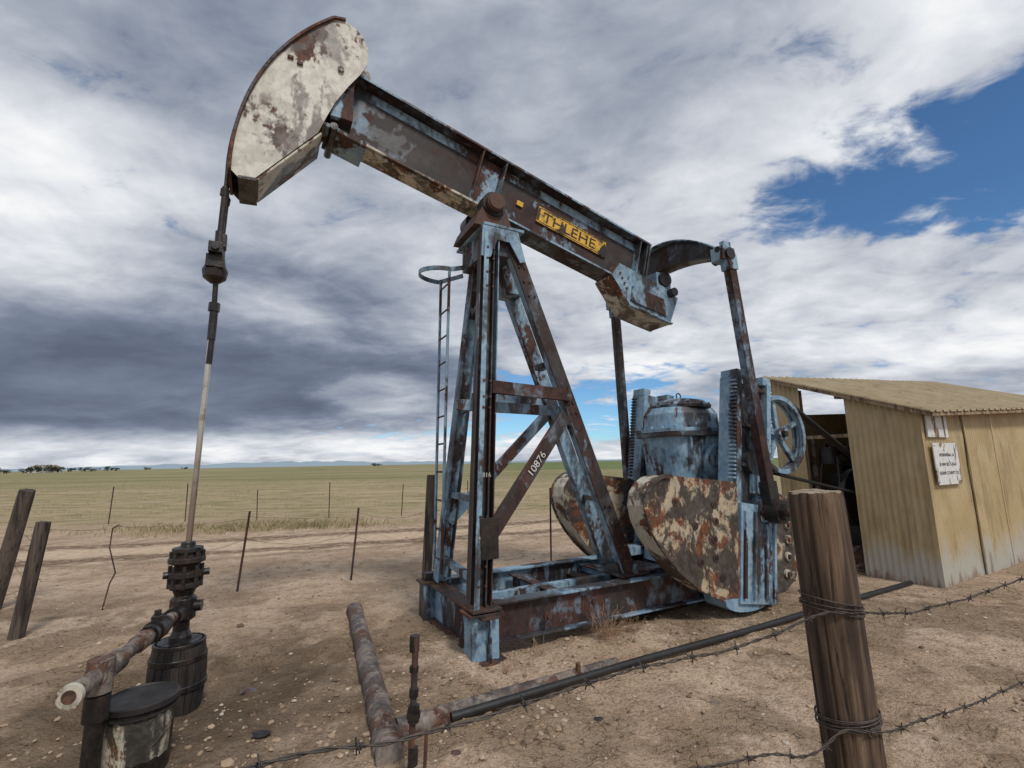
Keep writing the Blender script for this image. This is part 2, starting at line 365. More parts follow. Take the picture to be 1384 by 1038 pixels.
def build_grass():
    V=[];F=[]
    def tuft(x,y,h,n,spread):
        z0=gz(x,y)
        for k in range(n):
            a=random.uniform(0,6.28); hh=h*random.uniform(.5,1.15); wd=.004+hh*.020
            bx=x+random.gauss(0,spread*.35); by=y+random.gauss(0,spread*.35); le=random.uniform(.2,.9)*hh
            dx,dy=math.cos(a),math.sin(a); o=len(V)
            V.append((bx-dy*wd,by+dx*wd,z0-.01));V.append((bx+dy*wd,by-dx*wd,z0-.01))
            V.append((bx+dx*le*.4+dy*wd*.6,by+dy*le*.4-dx*wd*.6,z0+hh*.6));V.append((bx+dx*le,by+dy*le,z0+hh))
            F.append((o,o+1,o+2));F.append((o,o+2,o+3))
    for i in range(30000):
        y=11.0+85*random.random()**2.0; x=random.uniform(-1.35,1.35)*y
        e=y-.06*x+noise.fractal(Vector((x*.22,y*.22,0)),1,2,4)*6.0
        if random.random()>min(1,max(0,(e-11.5)/13)): continue
        if noise.fractal(Vector((x*.35,y*.5,3)),1,2,3)<-.05: continue
        g=1+min(1.2,(y-12)/40)
        tuft(x,y,.055*g*random.uniform(.5,1.4),5,.2*g)
    for i in range(520):
        x=random.gauss(-7.0,1.9); y=13.2+.12*(x+8)+random.gauss(0,.45)
        tuft(x,y,random.uniform(.05,.20),8,.25)
    m,nt,b=newmat('dry_grass_blades'); geo=nt.new('ShaderNodeNewGeometry')
    n=nt.noise(geo.outputs['Position'],.3,3,.6)
    c=nt.ramp(geo.outputs['Random Per Island'],[(0,(.20,.175,.085)),(.4,(.34,.28,.155)),(.8,(.46,.375,.23)),(1,(.54,.46,.32))])
    c=nt.mix(nt.step(n,.45,.62,lo=0,hi=.6),c,(.17,.165,.075))
    nt.l.new(c,b.inputs['Base Color']); b.inputs['Roughness'].default_value=.9
    tri_mesh('dry_grass',V,F,m)
    V=[];F=[]
    def weed(x,y,h,n):
        z0=gz(x,y)
        for k in range(n):
            a=random.uniform(0,6.28);el=random.uniform(.1,1.2);L=h*random.uniform(.5,1.2)
            p=Vector((x+random.gauss(0,h*.2),y+random.gauss(0,h*.2),z0)); d=Vector((math.cos(a)*math.cos(el),math.sin(a)*math.cos(el),math.sin(el)))
            for q in range(3):
                p2=p+d*(L/3); wv=Vector((-d.y,d.x,.2))*.0016; o=len(V)
                V.extend([tuple(p-wv),tuple(p+wv),tuple(p2+wv),tuple(p2-wv)]); F.append((o,o+1,o+2,o+3)); p=p2
                d=(d+Vector((random.gauss(0,.4),random.gauss(0,.4),random.gauss(-.1,.3)))).normalized()
    for s_,w_,h,n in((3.25,-.80,.26,160),(3.5,-.82,.2,90),(2.55,-.78,.15,40),(7.75,-.35,.4,160),(7.6,-.1,.4,160),(7.5,.4,.35,120),(2.2,-.9,.12,30),(1.7,.2,.1,25),(.6,.25,.12,20)):
        c=loc2w(s_,w_); weed(c.x,c.y,h,n)
    for i in range(110):
        y=random.uniform(3,12); x=random.uniform(-1.2,1.2)*y; weed(x,y,random.uniform(.03,.08),8)
    tri_mesh('dead_weeds',V,F,simple('dead_weed_stems',(.32,.20,.12),.9,bmp=0))
build_grass()

# ------------------------------------------------------------------ PUMPJACK
PJ=empty('pumpjack',FR)
b=MB()
b.ibeam((2.22,-.55,.28),(6.3,-.55,.28),.15,.32,'red',side=(0,1,0),kf='bluedark')
b.ibeam((2.22,.56,.28),(6.3,.56,.28),.15,.32,'bluedark',side=(0,1,0),kf='bluedark')
b.ibeam((2.15,-.75,.20),(2.15,.80,.20),.16,.36,'bluedark',side=(1,0,0),kf='rust')
for s_ in(3.0,3.95,4.9,6.2): b.ibeam((s_,-.46,.27),(s_,.48,.27),.12,.26,'blue',side=(1,0,0),kf='red')
b.bar((2.3,-.15,.38),(4.8,-.15,.38),.09,.06,'bluedark')
b.box((4.05,-.28,.475),(.55,.42,.02),'red')
b.box((4.35,.05,.16),(1.3,.86,.3),'black')
b.box((2.14,-.58,.19),(.24,.17,.37),'blue'); b.box((2.14,-.58,.385),(.30,.24,.022),'rust'); b.box((2.14,-.58,.02),(.34,.26,.03),'rust')
b.box((2.14,.70,.19),(.22,.17,.37),'bluedark'); b.box((2.14,.70,.385),(.28,.22,.02),'rust'); b.box((2.12,.70,.43),(.14,.12,.08),'black')
b.cyl((2.74,-.635,.28),(2.74,-.66,.28),.035,'rust',seg=16); b.bolt((2.74,-.66,.28),(0,-1,0),.018)
for s_ in(3.3,4.4): b.bolt((s_,-.56,.30),(0,-1,0),.022,.02)
b.box((4.8,-.6,.3),(.03,.15,.30),'bluedark')
b.obj('skid_base',PJ,.003)
# --- samson post
b=MB()
NL0,NL1=(2.10,-.56,.40),(2.37,-.27,3.96)
FL0,FL1=(2.20,.56,.40),(2.50,.20,3.96)
NR0,NR1=(3.86,-.43,.46),(2.60,-.27,3.96)
FR0,FR1=(4.10,.20,.41),(2.70,.20,3.96)
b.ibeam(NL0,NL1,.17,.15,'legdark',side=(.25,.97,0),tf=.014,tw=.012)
b.ibeam(FL0,FL1,.15,.14,'blue',side=(0,1,0),tf=.014,kf='bluedark')
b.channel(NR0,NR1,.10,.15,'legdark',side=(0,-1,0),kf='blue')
b.channel(FR0,FR1,.10,.15,'blue',side=(0,-1,0))
def lerp(a,c,t): return tuple(a[i]+(c[i]-a[i])*t for i in range(3))
def zt(a,c,z): return lerp(a,c,(z-a[2])/(c[2]-a[2]))
b.bar(Vector(NL0)+Vector((.105,-.03,0)),Vector(NL1)+Vector((.105,-.03,0)),.10,.012,'bluedark')
b.bar(Vector(NL0)+Vector((-.04,-.10,0)),Vector(NL1)+Vector((-.04,-.10,0)),.010,.05,'blue')
a=zt(NL0,NL1,2.30);c=zt(NR0,NR1,2.27); b.channel((a[0]+.06,a[1]-.075,a[2]),(c[0]+.02,c[1]-.075,c[2]),.05,.12,'red',side=(0,-1,0))
a=zt(NL0,NL1,2.14);c=zt(NR0,NR1,2.12); b.channel((a[0]-.2,a[1]+.10,a[2]),(c[0],c[1]+.10,c[2]),.05,.10,'blue',side=(0,-1,0))
a=zt(FL0,FL1,2.3);c=zt(FR0,FR1,2.3); b.channel(a,c,.05,.12,'blue',side=(0,-1,0))
b.channel((3.13,-.46,2.06),(2.22,-.54,.95),.06,.13,'red',side=(0,-1,0),kf='rust')
a=zt(FL0,FL1,1.0);c=zt(FR0,FR1,2.2); b.channel(a,c,.06,.11,'blue',side=(0,-1,0))
b.bar((2.20,-.62,1.14),(2.20,-.62,.80),.02,.17,'black',up=(0,1,0))
b.box((3.28,-.35,1.98),(.12,.012,.10),'black'); b.box((3.1,-.1,2.62),(.10,.18,.06),'black')
for z in(.62,1.28,2.16,3.2):
    a=zt(NL0,NL1,z);c=zt(FL0,FL1,z); b.bar(a,c,.06,.06,'bluedark',up=(0,0,1))
a=zt(NR0,NR1,1.2);c=zt(FR0,FR1,1.2); b.bar(a,c,.05,.05,'black',up=(0,0,1))
for p in(NR0,FR0): b.box((p[0],p[1],p[2]+.0),(.34,.20,.02),'red'); b.box((p[0]+.03,p[1],p[2]+.05),(.05,.18,.1),'bluedark')
b.box((2.14,-.6,.42),(.26,.22,.02),'rust')
for dx in(-.1,.1): b.bolt((2.14+dx,-.62,.43),(0,0,1),.016,.03,'rust')
b.box((2.52,0,3.98),(.46,.76,.03),'blue'); b.box((2.5,0,3.83),(.34,.60,.26),'bluedark')
b.prism([(2.28,3.96),(2.68,3.96),(2.76,3.65),(2.70,3.63),(2.58,3.83),(2.44,3.83),(2.36,3.63),(2.26,3.63)],-.375,-.36,'blue')
b.prism([(2.64,3.75),(2.86,3.75),(2.92,3.42),(2.74,3.42)],-.05,.22,'blue')
b.prism([(2.22,3.995),(2.66,3.995),(2.62,4.10),(2.55,4.27),(2.35,4.27),(2.26,4.10)],-.30,.30,'rust')
b.cyl((2.44,-.37,4.25),(2.44,-.15,4.25),.10,'rust',seg=28); b.cyl((2.44,.15,4.25),(2.44,.37,4.25),.10,'rust',seg=28); b.cyl((2.44,-.385,4.25),(2.44,-.37,4.25),.085,'rust',seg=28)
for sg in(-1,1): b.cyl((2.44,sg*.15,4.25),(2.44,sg*.32,4.25),.13,'black',seg=28)
for dx in(-.17,.17):
    for w in(-.26,.26): b.cyl((2.44+dx,w,3.99),(2.44+dx,w,4.10),.02,'rust',seg=8)
b.obj('samson_post',PJ,.003)
b=MB()
for (p0,p1,wo) in((NL0,NL1,-.10),(NR0,NR1,-.055)):
    for z in(.6,.75,.98,1.15,2.1,2.2,2.35,3.3,3.45,3.6,3.72):
        c=zt(p0,p1,z); b.bolt((c[0]-.03,c[1]+wo,z),(0,-1,0),.013,.012,'cream' if z in(.98,2.2) else 'rust'); b.bolt((c[0]+.035,c[1]+wo,z),(0,-1,0),.013,.012,'rust')
b.obj('leg_bolts',PJ,0)
dv=Vector((3.13,-.46,2.06))-Vector((2.22,-.54,.95)); ang=math.atan2(dv.z,dv.x)
textmesh('chalk_number','10876',.10,Matrix.Translation((2.74,-.536,1.585))@Matrix.Rotation(rad(4),4,'Z')@Matrix.Rotation(rad(90),4,'X')@Matrix.Rotation(ang,4,'Z'),'chalk',PJ,.0008,sx=1.1)
textmesh('leg_number','816',.055,Matrix.Translation((2.17,-.645,1.5))@Matrix.Rotation(rad(90),4,'X'),'chalk',PJ,.0008)

# --- ladder
b=MB()
La0,La1=(2.14,.40,.5),(2.20,.36,3.72); Lb0,Lb1=(2.16,.68,.5),(2.20,.64,3.72)
b.cyl(La0,La1,.016,'blue',seg=10); b.cyl(Lb0,Lb1,.016,'blue',seg=10)
for i in range(11):
    t=.04+i*.092; b.cyl(lerp(La0,La1,t),lerp(Lb0,Lb1,t),.010,'legdark',seg=8)
hp=[Vector((2.20-.30*math.cos(t),.50+.22*math.sin(t),3.72)) for t in[math.pi*(-.5+i/14) for i in range(15)]]
for i in range(14): b.bar(hp[i],hp[i+1],.05,.012,'bluedark',up=(0,0,1))
b.bar(hp[0],(2.42,.2,3.76),.05,.012,'bluedark',up=(0,0,1)); b.bar(hp[-1],(2.42,.5,3.76),.05,.012,'bluedark',up=(0,0,1))
b.obj('ladder',PJ,0)

# --- walking beam
SL=-.269; BL=math.atan(SL)
def bc(s): return 5.03+SL*(s-1)
tb=Vector((1,0,SL)).normalized(); nb=Vector((-SL,0,1)).normalized()
b=MB()
P0=Vector((.86,0,bc(.86)));P1=Vector((4.70,0,bc(4.70)))
D=.70
b.bar(P0,P1,.018,D-.05,'beamweb')
b.bar(P0+nb*(D/2-.0125),P1+nb*(D/2-.0125),.27,.025,'beam')
PM=P0+tb*2.0
b.bar(P0-nb*(D/2-.0125),PM-nb*(D/2-.0125),.27,.025,'cream'); b.bar(PM-nb*(D/2-.0125),P1-nb*(D/2-.0125),.27,.025,'legdark')
for w in(-.137,.137): b.bar(P0+nb*(D/2-.014)+Vector((0,w,0)),P1+nb*(D/2-.014)+Vector((0,w,0)),.004,.026,'blue'); b.bar(PM-nb*(D/2-.014)+Vector((0,w,0)),P1-nb*(D/2-.014)+Vector((0,w,0)),.004,.024,'blue')
# paint left along the inside of the top flange
b.bar(P0+tb*.3+nb*(D/2-.085)+Vector((0,-.0115,0)),P1+nb*(D/2-.085)+Vector((0,-.0115,0)),.004,.10,'blue')
def stiff(s,wd=.115,k='blue',h=D-.05,t=.016):
    c=Vector((s,0,bc(s)))
    for sg in(-1,1): b.bar(c-nb*h/2+Vector((0,sg*(wd/2+.015),0)),c+nb*h/2+Vector((0,sg*(wd/2+.015),0)),wd,t,k)
for s in(2.34,2.62,4.55,4.66): stiff(s)
c=Vector((2.48,0,bc(2.48)))
b.bar(c-nb*.30+Vector((0,-.021,0)),c+nb*.30+Vector((0,-.021,0)),.014,.24,'blue')
b.bar(P1-nb*D/2,P1+nb*D/2,.27,.02,'blue')
b.bar(P0-nb*(D/2+.014)+tb*.1,P0-nb*(D/2+.014)+tb*1.55,.20,.024,'cream')
for i in range(9): b.bolt(P0+tb*(.5+i*.45)-nb*(D/2-.03)+Vector((0,-.10,0)),nb,.012,.02)
b.obj('walking_beam',PJ,.003)
b=MB()
pc=Vector((3.62,-.026,bc(3.62)))
b.bar(pc-tb*.50,pc+tb*.50,.012,.205,'yellow')
for sg in(-1,1): b.bar(pc-tb*.47+nb*sg*.088+Vector((0,-.007,0)),pc+tb*.47+nb*sg*.088+Vector((0,-.007,0)),.003,.007,'black_paint')
b.bar(pc-tb*.485-nb*.08+Vector((0,-.0075,0)),pc-tb*.485+nb*.08+Vector((0,-.0075,0)),.003,.03,'rust')
b.bar(pc-tb*.78,pc-tb*.70,.010,.06,'yellow'); b.prism([(3.98,bc(3.98)-.10),(4.11,bc(4.11)-.10),(4.11,bc(4.11)+.09),(4.05,bc(4.05)+.02)],-.036,-.034,'black')
b.obj('nameplate',PJ,0)
textmesh('nameplate_letters','THLEHE',.18,Matrix.Translation(pc+Vector((-.04,-.009,.0)))@Matrix.Rotation(rad(90),4,'X')@Matrix.Rotation(BL,4,'Z'),'black_paint',PJ,.001,sx=1.22)

# --- horse head
b=MB()
arc=[]
pc0=Vector((2.44,4.20))
a0=math.atan2(4.02-4.20,.09-2.44)%(2*math.pi); a1=math.atan2(5.80-4.20,.82-2.44)%(2*math.pi)
for i in range(25):
    t=i/24; a=a0+(a1-a0)*t; r=2.36-.09*t; arc.append((pc0.x+r*math.cos(a),pc0.y+r*math.sin(a)))
poly=arc+[(.93,5.82),(1.03,5.78),(1.10,5.71),(1.145,5.60),(1.14,5.44),(1.08,5.31),(.97,5.13),(.86,4.92),(.79,4.74),(.73,4.57),(.30,4.04),(.26,3.99),(.16,3.95)]
b.prism(poly,-.205,-.19,'head','rust'); b.prism(poly,.19,.205,'head','rust')
inner=[(x*.93+.045,z*.96+.19) for x,z in poly]; b.prism(inner,-.185,.185,'rust')
arc2=arc+[(.93,5.82)]
for i in range(len(arc2)-1):
    p=Vector((arc2[i][0],0,arc2[i][1]));q=Vector((arc2[i+1][0],0,arc2[i+1][1])); m_=((p+q)/2-Vector((pc0.x,0,pc0.y))).normalized()
    b.bar(p+m_*.012,q+m_*.012,.46,.024,'rust')
b.bar((.14,0,3.965),(.28,0,3.975),.44,.03,'black'); b.bar((.28,0,3.99),(.76,0,4.58),.40,.02,'cream')
b.bar((.80,0,4.70),(1.16,0,4.60),.36,.04,'blue'); b.box((.93,0,5.12),(.20,.34,.62),'bluedark')
b.cyl((.86,-.24,4.66),(.86,.24,4.66),.035,'black'); b.bolt((.90,-.21,5.28),(0,-1,0),.03,.02,'weight')
b.box((.47,-.215,5.23),(.05,.02,.03),'rust'); b.box((.55,-.215,5.20),(.05,.02,.03),'rust')
b.prism([(1.02,5.78),(1.22,5.60),(1.24,5.45),(1.12,5.38)],.08,.12,'cream')
b.obj('horse_head',PJ,.003)
bl=[]
for w in(-.09,.09):
    pts=[(.04,w*.9,3.30)]
    for i in range(0,24): 
        a=a0+(a1-a0)*i/24; r=2.36-.09*i/24+.036; pts.append((pc0.x+r*math.cos(a),w,pc0.y+r*math.sin(a)))
    bl.append(pts)
curveobj('bridle_cable',bl,.013,'black',PJ)
b=MB()
for w in(-.08,.08):
    b.cyl((.04,w*.9,3.50),(.05,w,3.92),.024,'black',seg=12); b.cyl((.045,w*.9,3.84),(.05,w,3.90),.034,'black',seg=10)
    b.cyl((.04,w*.9,3.30),(.04,w*.9,3.52),.036,'black',seg=10)
b.box((.02,0,3.36),(.10,.30,.09),'black'); b.box((.02,0,3.26),(.13,.20,.11),'black'); b.lathe((.02,0,3.10),[(.035,0),(.085,.04),(.095,.10),(.07,.16),(.05,.22)],'black',seg=14)
b.cyl((.02,-.17,3.36),(.02,.17,3.36),.03,'black'); b.box((.06,-.06,3.44),(.06,.08,.12),'black')
b.obj('carrier_bar',PJ,.006)

# --- tail bearing block and equalizer
b=MB()
poly=[(4.08,3.82),(4.36,3.44),(4.98,3.30),(5.16,3.68),(4.92,3.80),(4.20,3.99)]
b.prism(poly,-.17,.17,'blue','cream')
b.prism([(4.34,3.53),(4.92,3.40),(5.02,3.60),(4.38,3.72)],-.19,-.17,'bluedark')
for sg in(-1,1): b.bar((4.32,sg*.18,3.46),(5.0,sg*.18,3.31),.05,.02,'blue')
for i in range(4): b.bolt((4.2+i*.03,-.17,3.86-i*.06),(0,-1,0),.014)
b.box((4.98,0,3.86),(.24,.24,.30),'bluedark'); b.cyl((4.98,-.16,3.92),(4.98,.16,3.92),.10,'black',seg=24)
b.cyl((5.02,-.26,3.72),(5.02,.26,3.72),.055,'black',seg=20)
b.obj('tail_bearing',PJ,.004)
b=MB()
N=20
def eqt(w): return 4.44-.42*(abs(w)/.95)**1.9
def eqb(w): return 4.06-.18*(abs(w)/.95)**2.2
ws=[-.98+1.96*i/N for i in range(N+1)]
vsT=[(eqt(w),min(eqb(w),eqt(w)-.13)) for w in ws]
for i in range(N):
    w0_,w1_=ws[i],ws[i+1]; (t0,b0),(t1,b1)=vsT[i],vsT[i+1]
    def hexa(sa,sb,za0,zb0,za1,zb1,k):
        v=[(sa,w0_,zb0),(sb,w0_,zb0),(sb,w0_,za0),(sa,w0_,za0),(sa,w1_,zb1),(sb,w1_,zb1),(sb,w1_,za1),(sa,w1_,za1)]
        b.add(v,[(0,1,5,4),(1,2,6,5),(2,3,7,6),(3,0,4,7)]+([(3,2,1,0)] if i==0 else [])+([(4,5,6,7)] if i==N-1 else []),k)
    hexa(5.06,5.075,t0-.02,b0+.02,t1-.02,b1+.02,'legdark')
    hexa(4.97,5.165,t0,t0-.02,t1,t1-.02,'bluedark'); hexa(4.97,5.165,b0+.02,b0,b1+.02,b1,'legdark')
for sg in(-1,1):
    b.box((5.07,sg*.96,3.93),(.22,.16,.16),'bluedark'); b.cyl((5.07,sg*.84,3.92),(5.07,sg*1.07,3.92),.07,'black'); b.box((5.07,sg*1.0,4.03),(.12,.06,.1),'blue')
    b.cyl((4.95,sg*.98,3.98),(5.19,sg*.98,3.98),.035,'black',seg=12)
b.obj('equalizer',PJ,.003)
b=MB()
for sg,pb in((-1,(5.40,-1.02,1.10)),(1,(5.20,1.02,1.05))):
    pt=(5.10,sg*1.0,3.90)
    b.channel(pt,pb,.09,.115,'legdark',side=(0,-1,0),tf=.014)
    d_=(Vector(pb)-Vector(pt)).normalized()
    b.bar(Vector(pb)-d_*.25,Vector(pb)-d_*.02,.12,.15,'black')
    b.bar(Vector(pt)-d_*.02,Vector(pt)+d_*.16,.12,.15,'bluedark')
b.obj('pitman_arms',PJ,.004)

# --- cranks with counterweights
def crank(name,side,ds,wx):
    b=MB()
    wi,wo=side*.66,side*.90
    A=Vector((5.50+ds,0,2.50));B=Vector((5.12+ds,0,.06)); t=(B-A).normalized(); n=Vector((-t.z,0,t.x)); 
    if n.x<0: n=-n
    wm=(wi+wo)/2
    def at(v,w): return Vector((v.x,w,v.z))
    hw=.29
    b.bar(at(A,wm-.02*side),at(B,wm-.02*side),.16,hw*2-.06,'bluedark')
    for sg in(-1,1):
        o=n*(sg*(hw-.035)); b.bar(at(A+o,wm),at(B+o,wm),.25,.07,'blue')
    for sg in(-1,1):
        for i in range(26):
            p=A+t*(.05+i*.044)+n*(sg*(hw+.012)); b.bar(at(p,wo-side*.05),at(p+t*.022,wo-side*.05),.09,.034,'bluedark')
    for sg in(-1,1):
        p=A+n*(sg*(hw-.06)); b.bar(at(p-t*.08,wm),at(p+t*.02,wm),.22,.13,'blue')
    for d0 in(.10,.55,1.0): b.bar(at(A+t*d0-n*.2,wo-side*.03),at(A+t*d0+n*.2,wo-side*.03),.06,.04,'bluedark')
    b.bar(at(A+t*.0,wo-side*.01),at(A+t*1.3,wo-side*.01),.05,.07,'blue')
    b.bar(at(A+t*1.42,wo+side*.03),at(B-t*.04,wo+side*.03),.06,hw*1.95,'blue')
    for o in(-.235,-.08,.10,.235): b.bar(at(A+t*1.50+n*o,wo+side*.075),at(B-t*.10+n*o,wo+side*.075),.035,.035,'bluedark')
    ft=[(B.x-.46,.20)]
    for i in range(1,12):
        a=math.pi*i/12; ft.append((B.x-.05-.41*math.cos(a),.17-.13*math.sin(a)))
    ft+=[(B.x+.36,.20),(B.x+.28,.30),(B.x-.37,.30)]
    b.prism(ft,min(wi,wo)-.03,max(wi,wo)+.075 if side>0 else max(wi,wo),'blue')
    pin=Vector((5.42+ds if side<0 else 5.20,0,1.03))
    b.cyl(at(pin,wi),at(pin,wo+side*.07),.17,'bluedark',seg=32); b.cyl(at(pin,wo+side*.07),at(pin,wo+side*.24),.125,'black',seg=28)
    b.cyl(at(pin,wo+side*.24),at(pin,wo+side*.30),.09,'black',seg=6,smooth=False); b.cyl(at(pin,wo+side*.30),at(pin,wo+side*.34),.045,'rust',seg=16)
    for i in range(6):
        a=math.pi*i/3; b.cyl((pin.x+.145*math.cos(a),wo+side*.07,pin.z+.145*math.sin(a)),(pin.x+.145*math.cos(a),wo+side*.10,pin.z+.145*math.sin(a)),.018,'black',seg=6)
    hub=A+t*.95
    b.cyl(at(hub,side*.3),at(hub,wo+side*.02),.14,'bluedark',seg=28)
    b.obj(name,PJ,.005)
    b=MB()
    def lobe(pts,w0,w1,k='weight',ks='cream'): b.prism(pts,w0,w1,k,ks)
    dx=ds
    left=[(4.98,1.33),(4.90,1.36),(3.95,1.45),(3.80,1.44),(3.68,1.38),(3.60,1.29),(3.57,1.17),(3.60,1.03),(3.68,.88),(3.80,.73),(3.97,.56),(4.16,.42),(4.38,.30),(4.60,.22),(4.88,.20)]
    left=[(4.98-(4.98-x)*wx+dx*.8,z) for x,z in left]
    right=[(5.36,1.20),(5.62,1.22),(5.86,1.14),(5.97,1.02),(6.02,.84),(6.0,.62),(5.93,.42),(5.80,.26),(5.62,.16),(5.32,.14)]
    right=[(x+dx,z) for x,z in right]
    a_,c_=(side*.70,side*.94)
    lobe(left,min(a_,c_),max(a_,c_)); lobe(right,min(a_,c_),max(a_,c_))
    for i in range(2,13):
        p=Vector((left[i][0],0,left[i][1]));q=Vector((left[i+1][0],0,left[i+1][1]))
        b.bar(at(p,side*.955),at(q,side*.955),.03,.04,'weight')
    for (x,z) in((4.56,.62),(4.56,.80),(4.60,.97),(4.60,1.14),(4.05,1.20),(4.30,.95),(4.35,.60),(4.64,.42)):
        b.cyl((x+dx,side*.94,z),(x+dx,side*.950,z),.040,'rust',seg=18); b.cyl((x+dx,side*.950,z),(x+dx,side*.954,z),.024,'black',seg=14)
    for (x,z) in((5.76,1.04),(5.74,.86),(5.73,.70),(5.70,.52),(5.66,.34)):
        b.cyl((x+dx,side*.94,z),(x+dx,side*.965,z),.048,'cream',seg=18); b.bolt((x+dx,side*.965,z),(0,side,0),.028,.022,'rust')
    b.obj(name+'_counterweight',PJ,.006)
crank('near_crank',-1,0,.94)
crank('far_crank',1,0.05,.84)

# --- gear reducer
b=MB(); GX=5.22
def sq(prof,k,cx=GX,n_=3.2):
    vs=[];seg=36
    for rx,ry,z in prof:
        for i in range(seg):
            a=2*math.pi*i/seg; ca,sa=math.cos(a),math.sin(a); 
            x=abs(ca)**(2/n_)*(1 if ca>0 else -1);y=abs(sa)**(2/n_)*(1 if sa>0 else -1); vs.append((cx+rx*x,ry*y,z))
    fs=[]
    for j in range(len(prof)-1):
        for i in range(seg): fs.append((j*seg+i,j*seg+(i+1)%seg,(j+1)*seg+(i+1)%seg,(j+1)*seg+i))
    fs.append(tuple(range(seg))); fs.append(tuple((len(prof)-1)*seg+i for i in range(seg)))
    b.add(vs,fs,k)
sq([(.56,.40,.42),(.54,.38,.60),(.40,.36,1.2),(.43,.38,1.55),(.47,.40,1.88)],'blue')
sq([(.53,.46,1.88),(.53,.46,1.93)],'bluedark')
sq([(.53,.46,1.935),(.53,.46,1.98)],'blue')
sq([(.47,.40,1.98),(.46,.38,2.16),(.42,.33,2.24)],'blue',n_=2.6)
b.lathe((GX,0,2.24),[(.38,0),(.39,.04),(.36,.05),(.30,.10),(.16,.13),(.01,.14)],'bluedark',seg=28)
for i in range(18):
    a=2*math.pi*i/18; b.bolt((GX+.50*math.cos(a),.43*math.sin(a),1.98),(0,0,1),.018,.03,'blue')
for i in range(12):
    a=2*math.pi*i/12; b.bolt((GX+.36*math.cos(a),.36*math.sin(a),2.285),(0,0,1),.016,.02,'black')
lp=[Vector((GX+.04*math.cos(t),0,2.41+.04*math.sin(t))) for t in[2*math.pi*i/12 for i in range(13)]]
for i in range(12): b.cyl(lp[i],lp[i+1],.009,'bluedark',seg=8)
for dx in(-.28,-.1,.10,.28): b.box((GX+dx,-.385,1.72),(.03,.06,.34),'blue')
for sg in(-1,1): b.box((5.15,sg*.42,.50),(1.4,.22,.10),'bluedark')
b.cyl((5.3,-.62,1.58),(5.3,.62,1.58),.11,'bluedark',seg=24); b.cyl((5.3,-.5,1.58),(5.3,.5,1.58),.20,'blue',seg=28)
b.box((5.85,-.05,1.55),(.55,.50,.55),'blue'); b.cyl((6.37,-.62,1.88),(6.37,.1,1.88),.045,'black'); b.box((6.25,-.1,1.75),(.45,.30,.40),'bluedark'); b.box((6.2,0,.8),(.35,.5,1.6),'bluedark')
b.obj('gear_reducer',PJ,.006)
# --- belt sheave
b=MB()
C=Vector((6.34,-.52,1.90)); R=.50; seg=48
def ring(r0,r1,w0,w1,k):
    vs=[]
    for r,w in((r0,w0),(r1,w0),(r1,w1),(r0,w1)):
        for i in range(seg):
            a=2*math.pi*i/seg; vs.append((C.x+r*math.cos(a),w,C.z+r*math.sin(a)))
    b.add(vs,[(j*seg+i,j*seg+(i+1)%seg,((j+1)%4)*seg+(i+1)%seg,((j+1)%4)*seg+i) for j in range(4) for i in range(seg)],k,False)
ring(R-.055,R,-.62,-.585,'blue'); ring(R-.055,R-.02,-.585,-.56,'bluedark'); ring(R-.055,R,-.56,-.53,'blue'); ring(R-.055,R-.02,-.53,-.505,'bluedark'); ring(R-.055,R,-.505,-.47,'blue')
for i in range(5):
    a=2*math.pi*(i+.3)/5; b.bar((C.x+.06*math.cos(a),-.545,C.z+.06*math.sin(a)),(C.x+(R-.04)*math.cos(a),-.545,C.z+(R-.04)*math.sin(a)),.05,.06,'blue')
b.cyl((C.x,-.64,C.z),(C.x,-.46,C.z),.085,'blue',seg=24); b.cyl((C.x,-.68,C.z),(C.x,-.64,C.z),.04,'black')
b.obj('belt_sheave',PJ,.003)
b=MB()
E=Vector((8.35,0,1.22)); rE=.19
for w in(-.572,-.518):
    al=math.atan2(E.z-C.z,E.x-C.x); dd=(E-Vector((C.x,0,C.z))).length; be=math.acos((R-rE)/dd)
    for sg in(1,-1):
        a=al+sg*be
        p=Vector((C.x+(R+.005)*math.cos(a),w,C.z+(R+.005)*math.sin(a)));q=Vector((E.x+rE*math.cos(a),w,E.z+rE*math.sin(a)))
        b.bar(p,q,.048,.024,'belt')
b.obj('drive_belts',PJ,0)

# ------------------------------------------------------------------ WELLHEAD
WH=empty('wellhead',FR)
b=MB()
prof=[(.150,-.16),(.170,0),(.182,.10),(.182,.20),(.165,.33),(.155,.37)]
seg=22
for i in range(seg):
    a0_=2*math.pi*(i+.03)/seg;a1_=2*math.pi*(i+.97)/seg; vs=[]
    for r,z in prof:
        for a,rr in((a0_,r),(a1_,r),(a1_,r-.02),(a0_,r-.02)): vs.append((rr*math.cos(a),rr*math.sin(a),z))
    fs=[]
    for j in range(len(prof)-1):
        for q in range(4): fs.append((j*4+q,j*4+(q+1)%4,(j+1)*4+(q+1)%4,(j+1)*4+q))
    fs.append((len(prof)*4-4,len(prof)*4-3,len(prof)*4-2,len(prof)*4-1)); b.add(vs,fs,'tarwood')
for z0,z1,r in((.06,.10,.189),(.24,.28,.181),(.34,.37,.165)): b.lathe((0,0,0),[(r-.004,z0),(r,z0+.005),(r,z1-.005),(r-.004,z1)],'black')
b.cyl((0,0,-.1),(0,0,.345),.14,'black')
b.obj('stave_barrel',WH,.002)
b=MB()
b.lathe((0,0,0),[(.07,.30),(.07,.40),(.052,.44),(.052,.50),(.085,.52),(.085,.66),(.06,.68),(.075,.72),(.105,.74),(.105,.77),(.075,.78),(.075,.80),(.11,.81),(.11,.85),(.07,.86),(.08,.90),(.12,.915),(.12,.95),(.08,.96),(.08,.985),(.10,.99),(.10,1.02),(.05,1.03),(.045,1.06)],'black',seg=18)
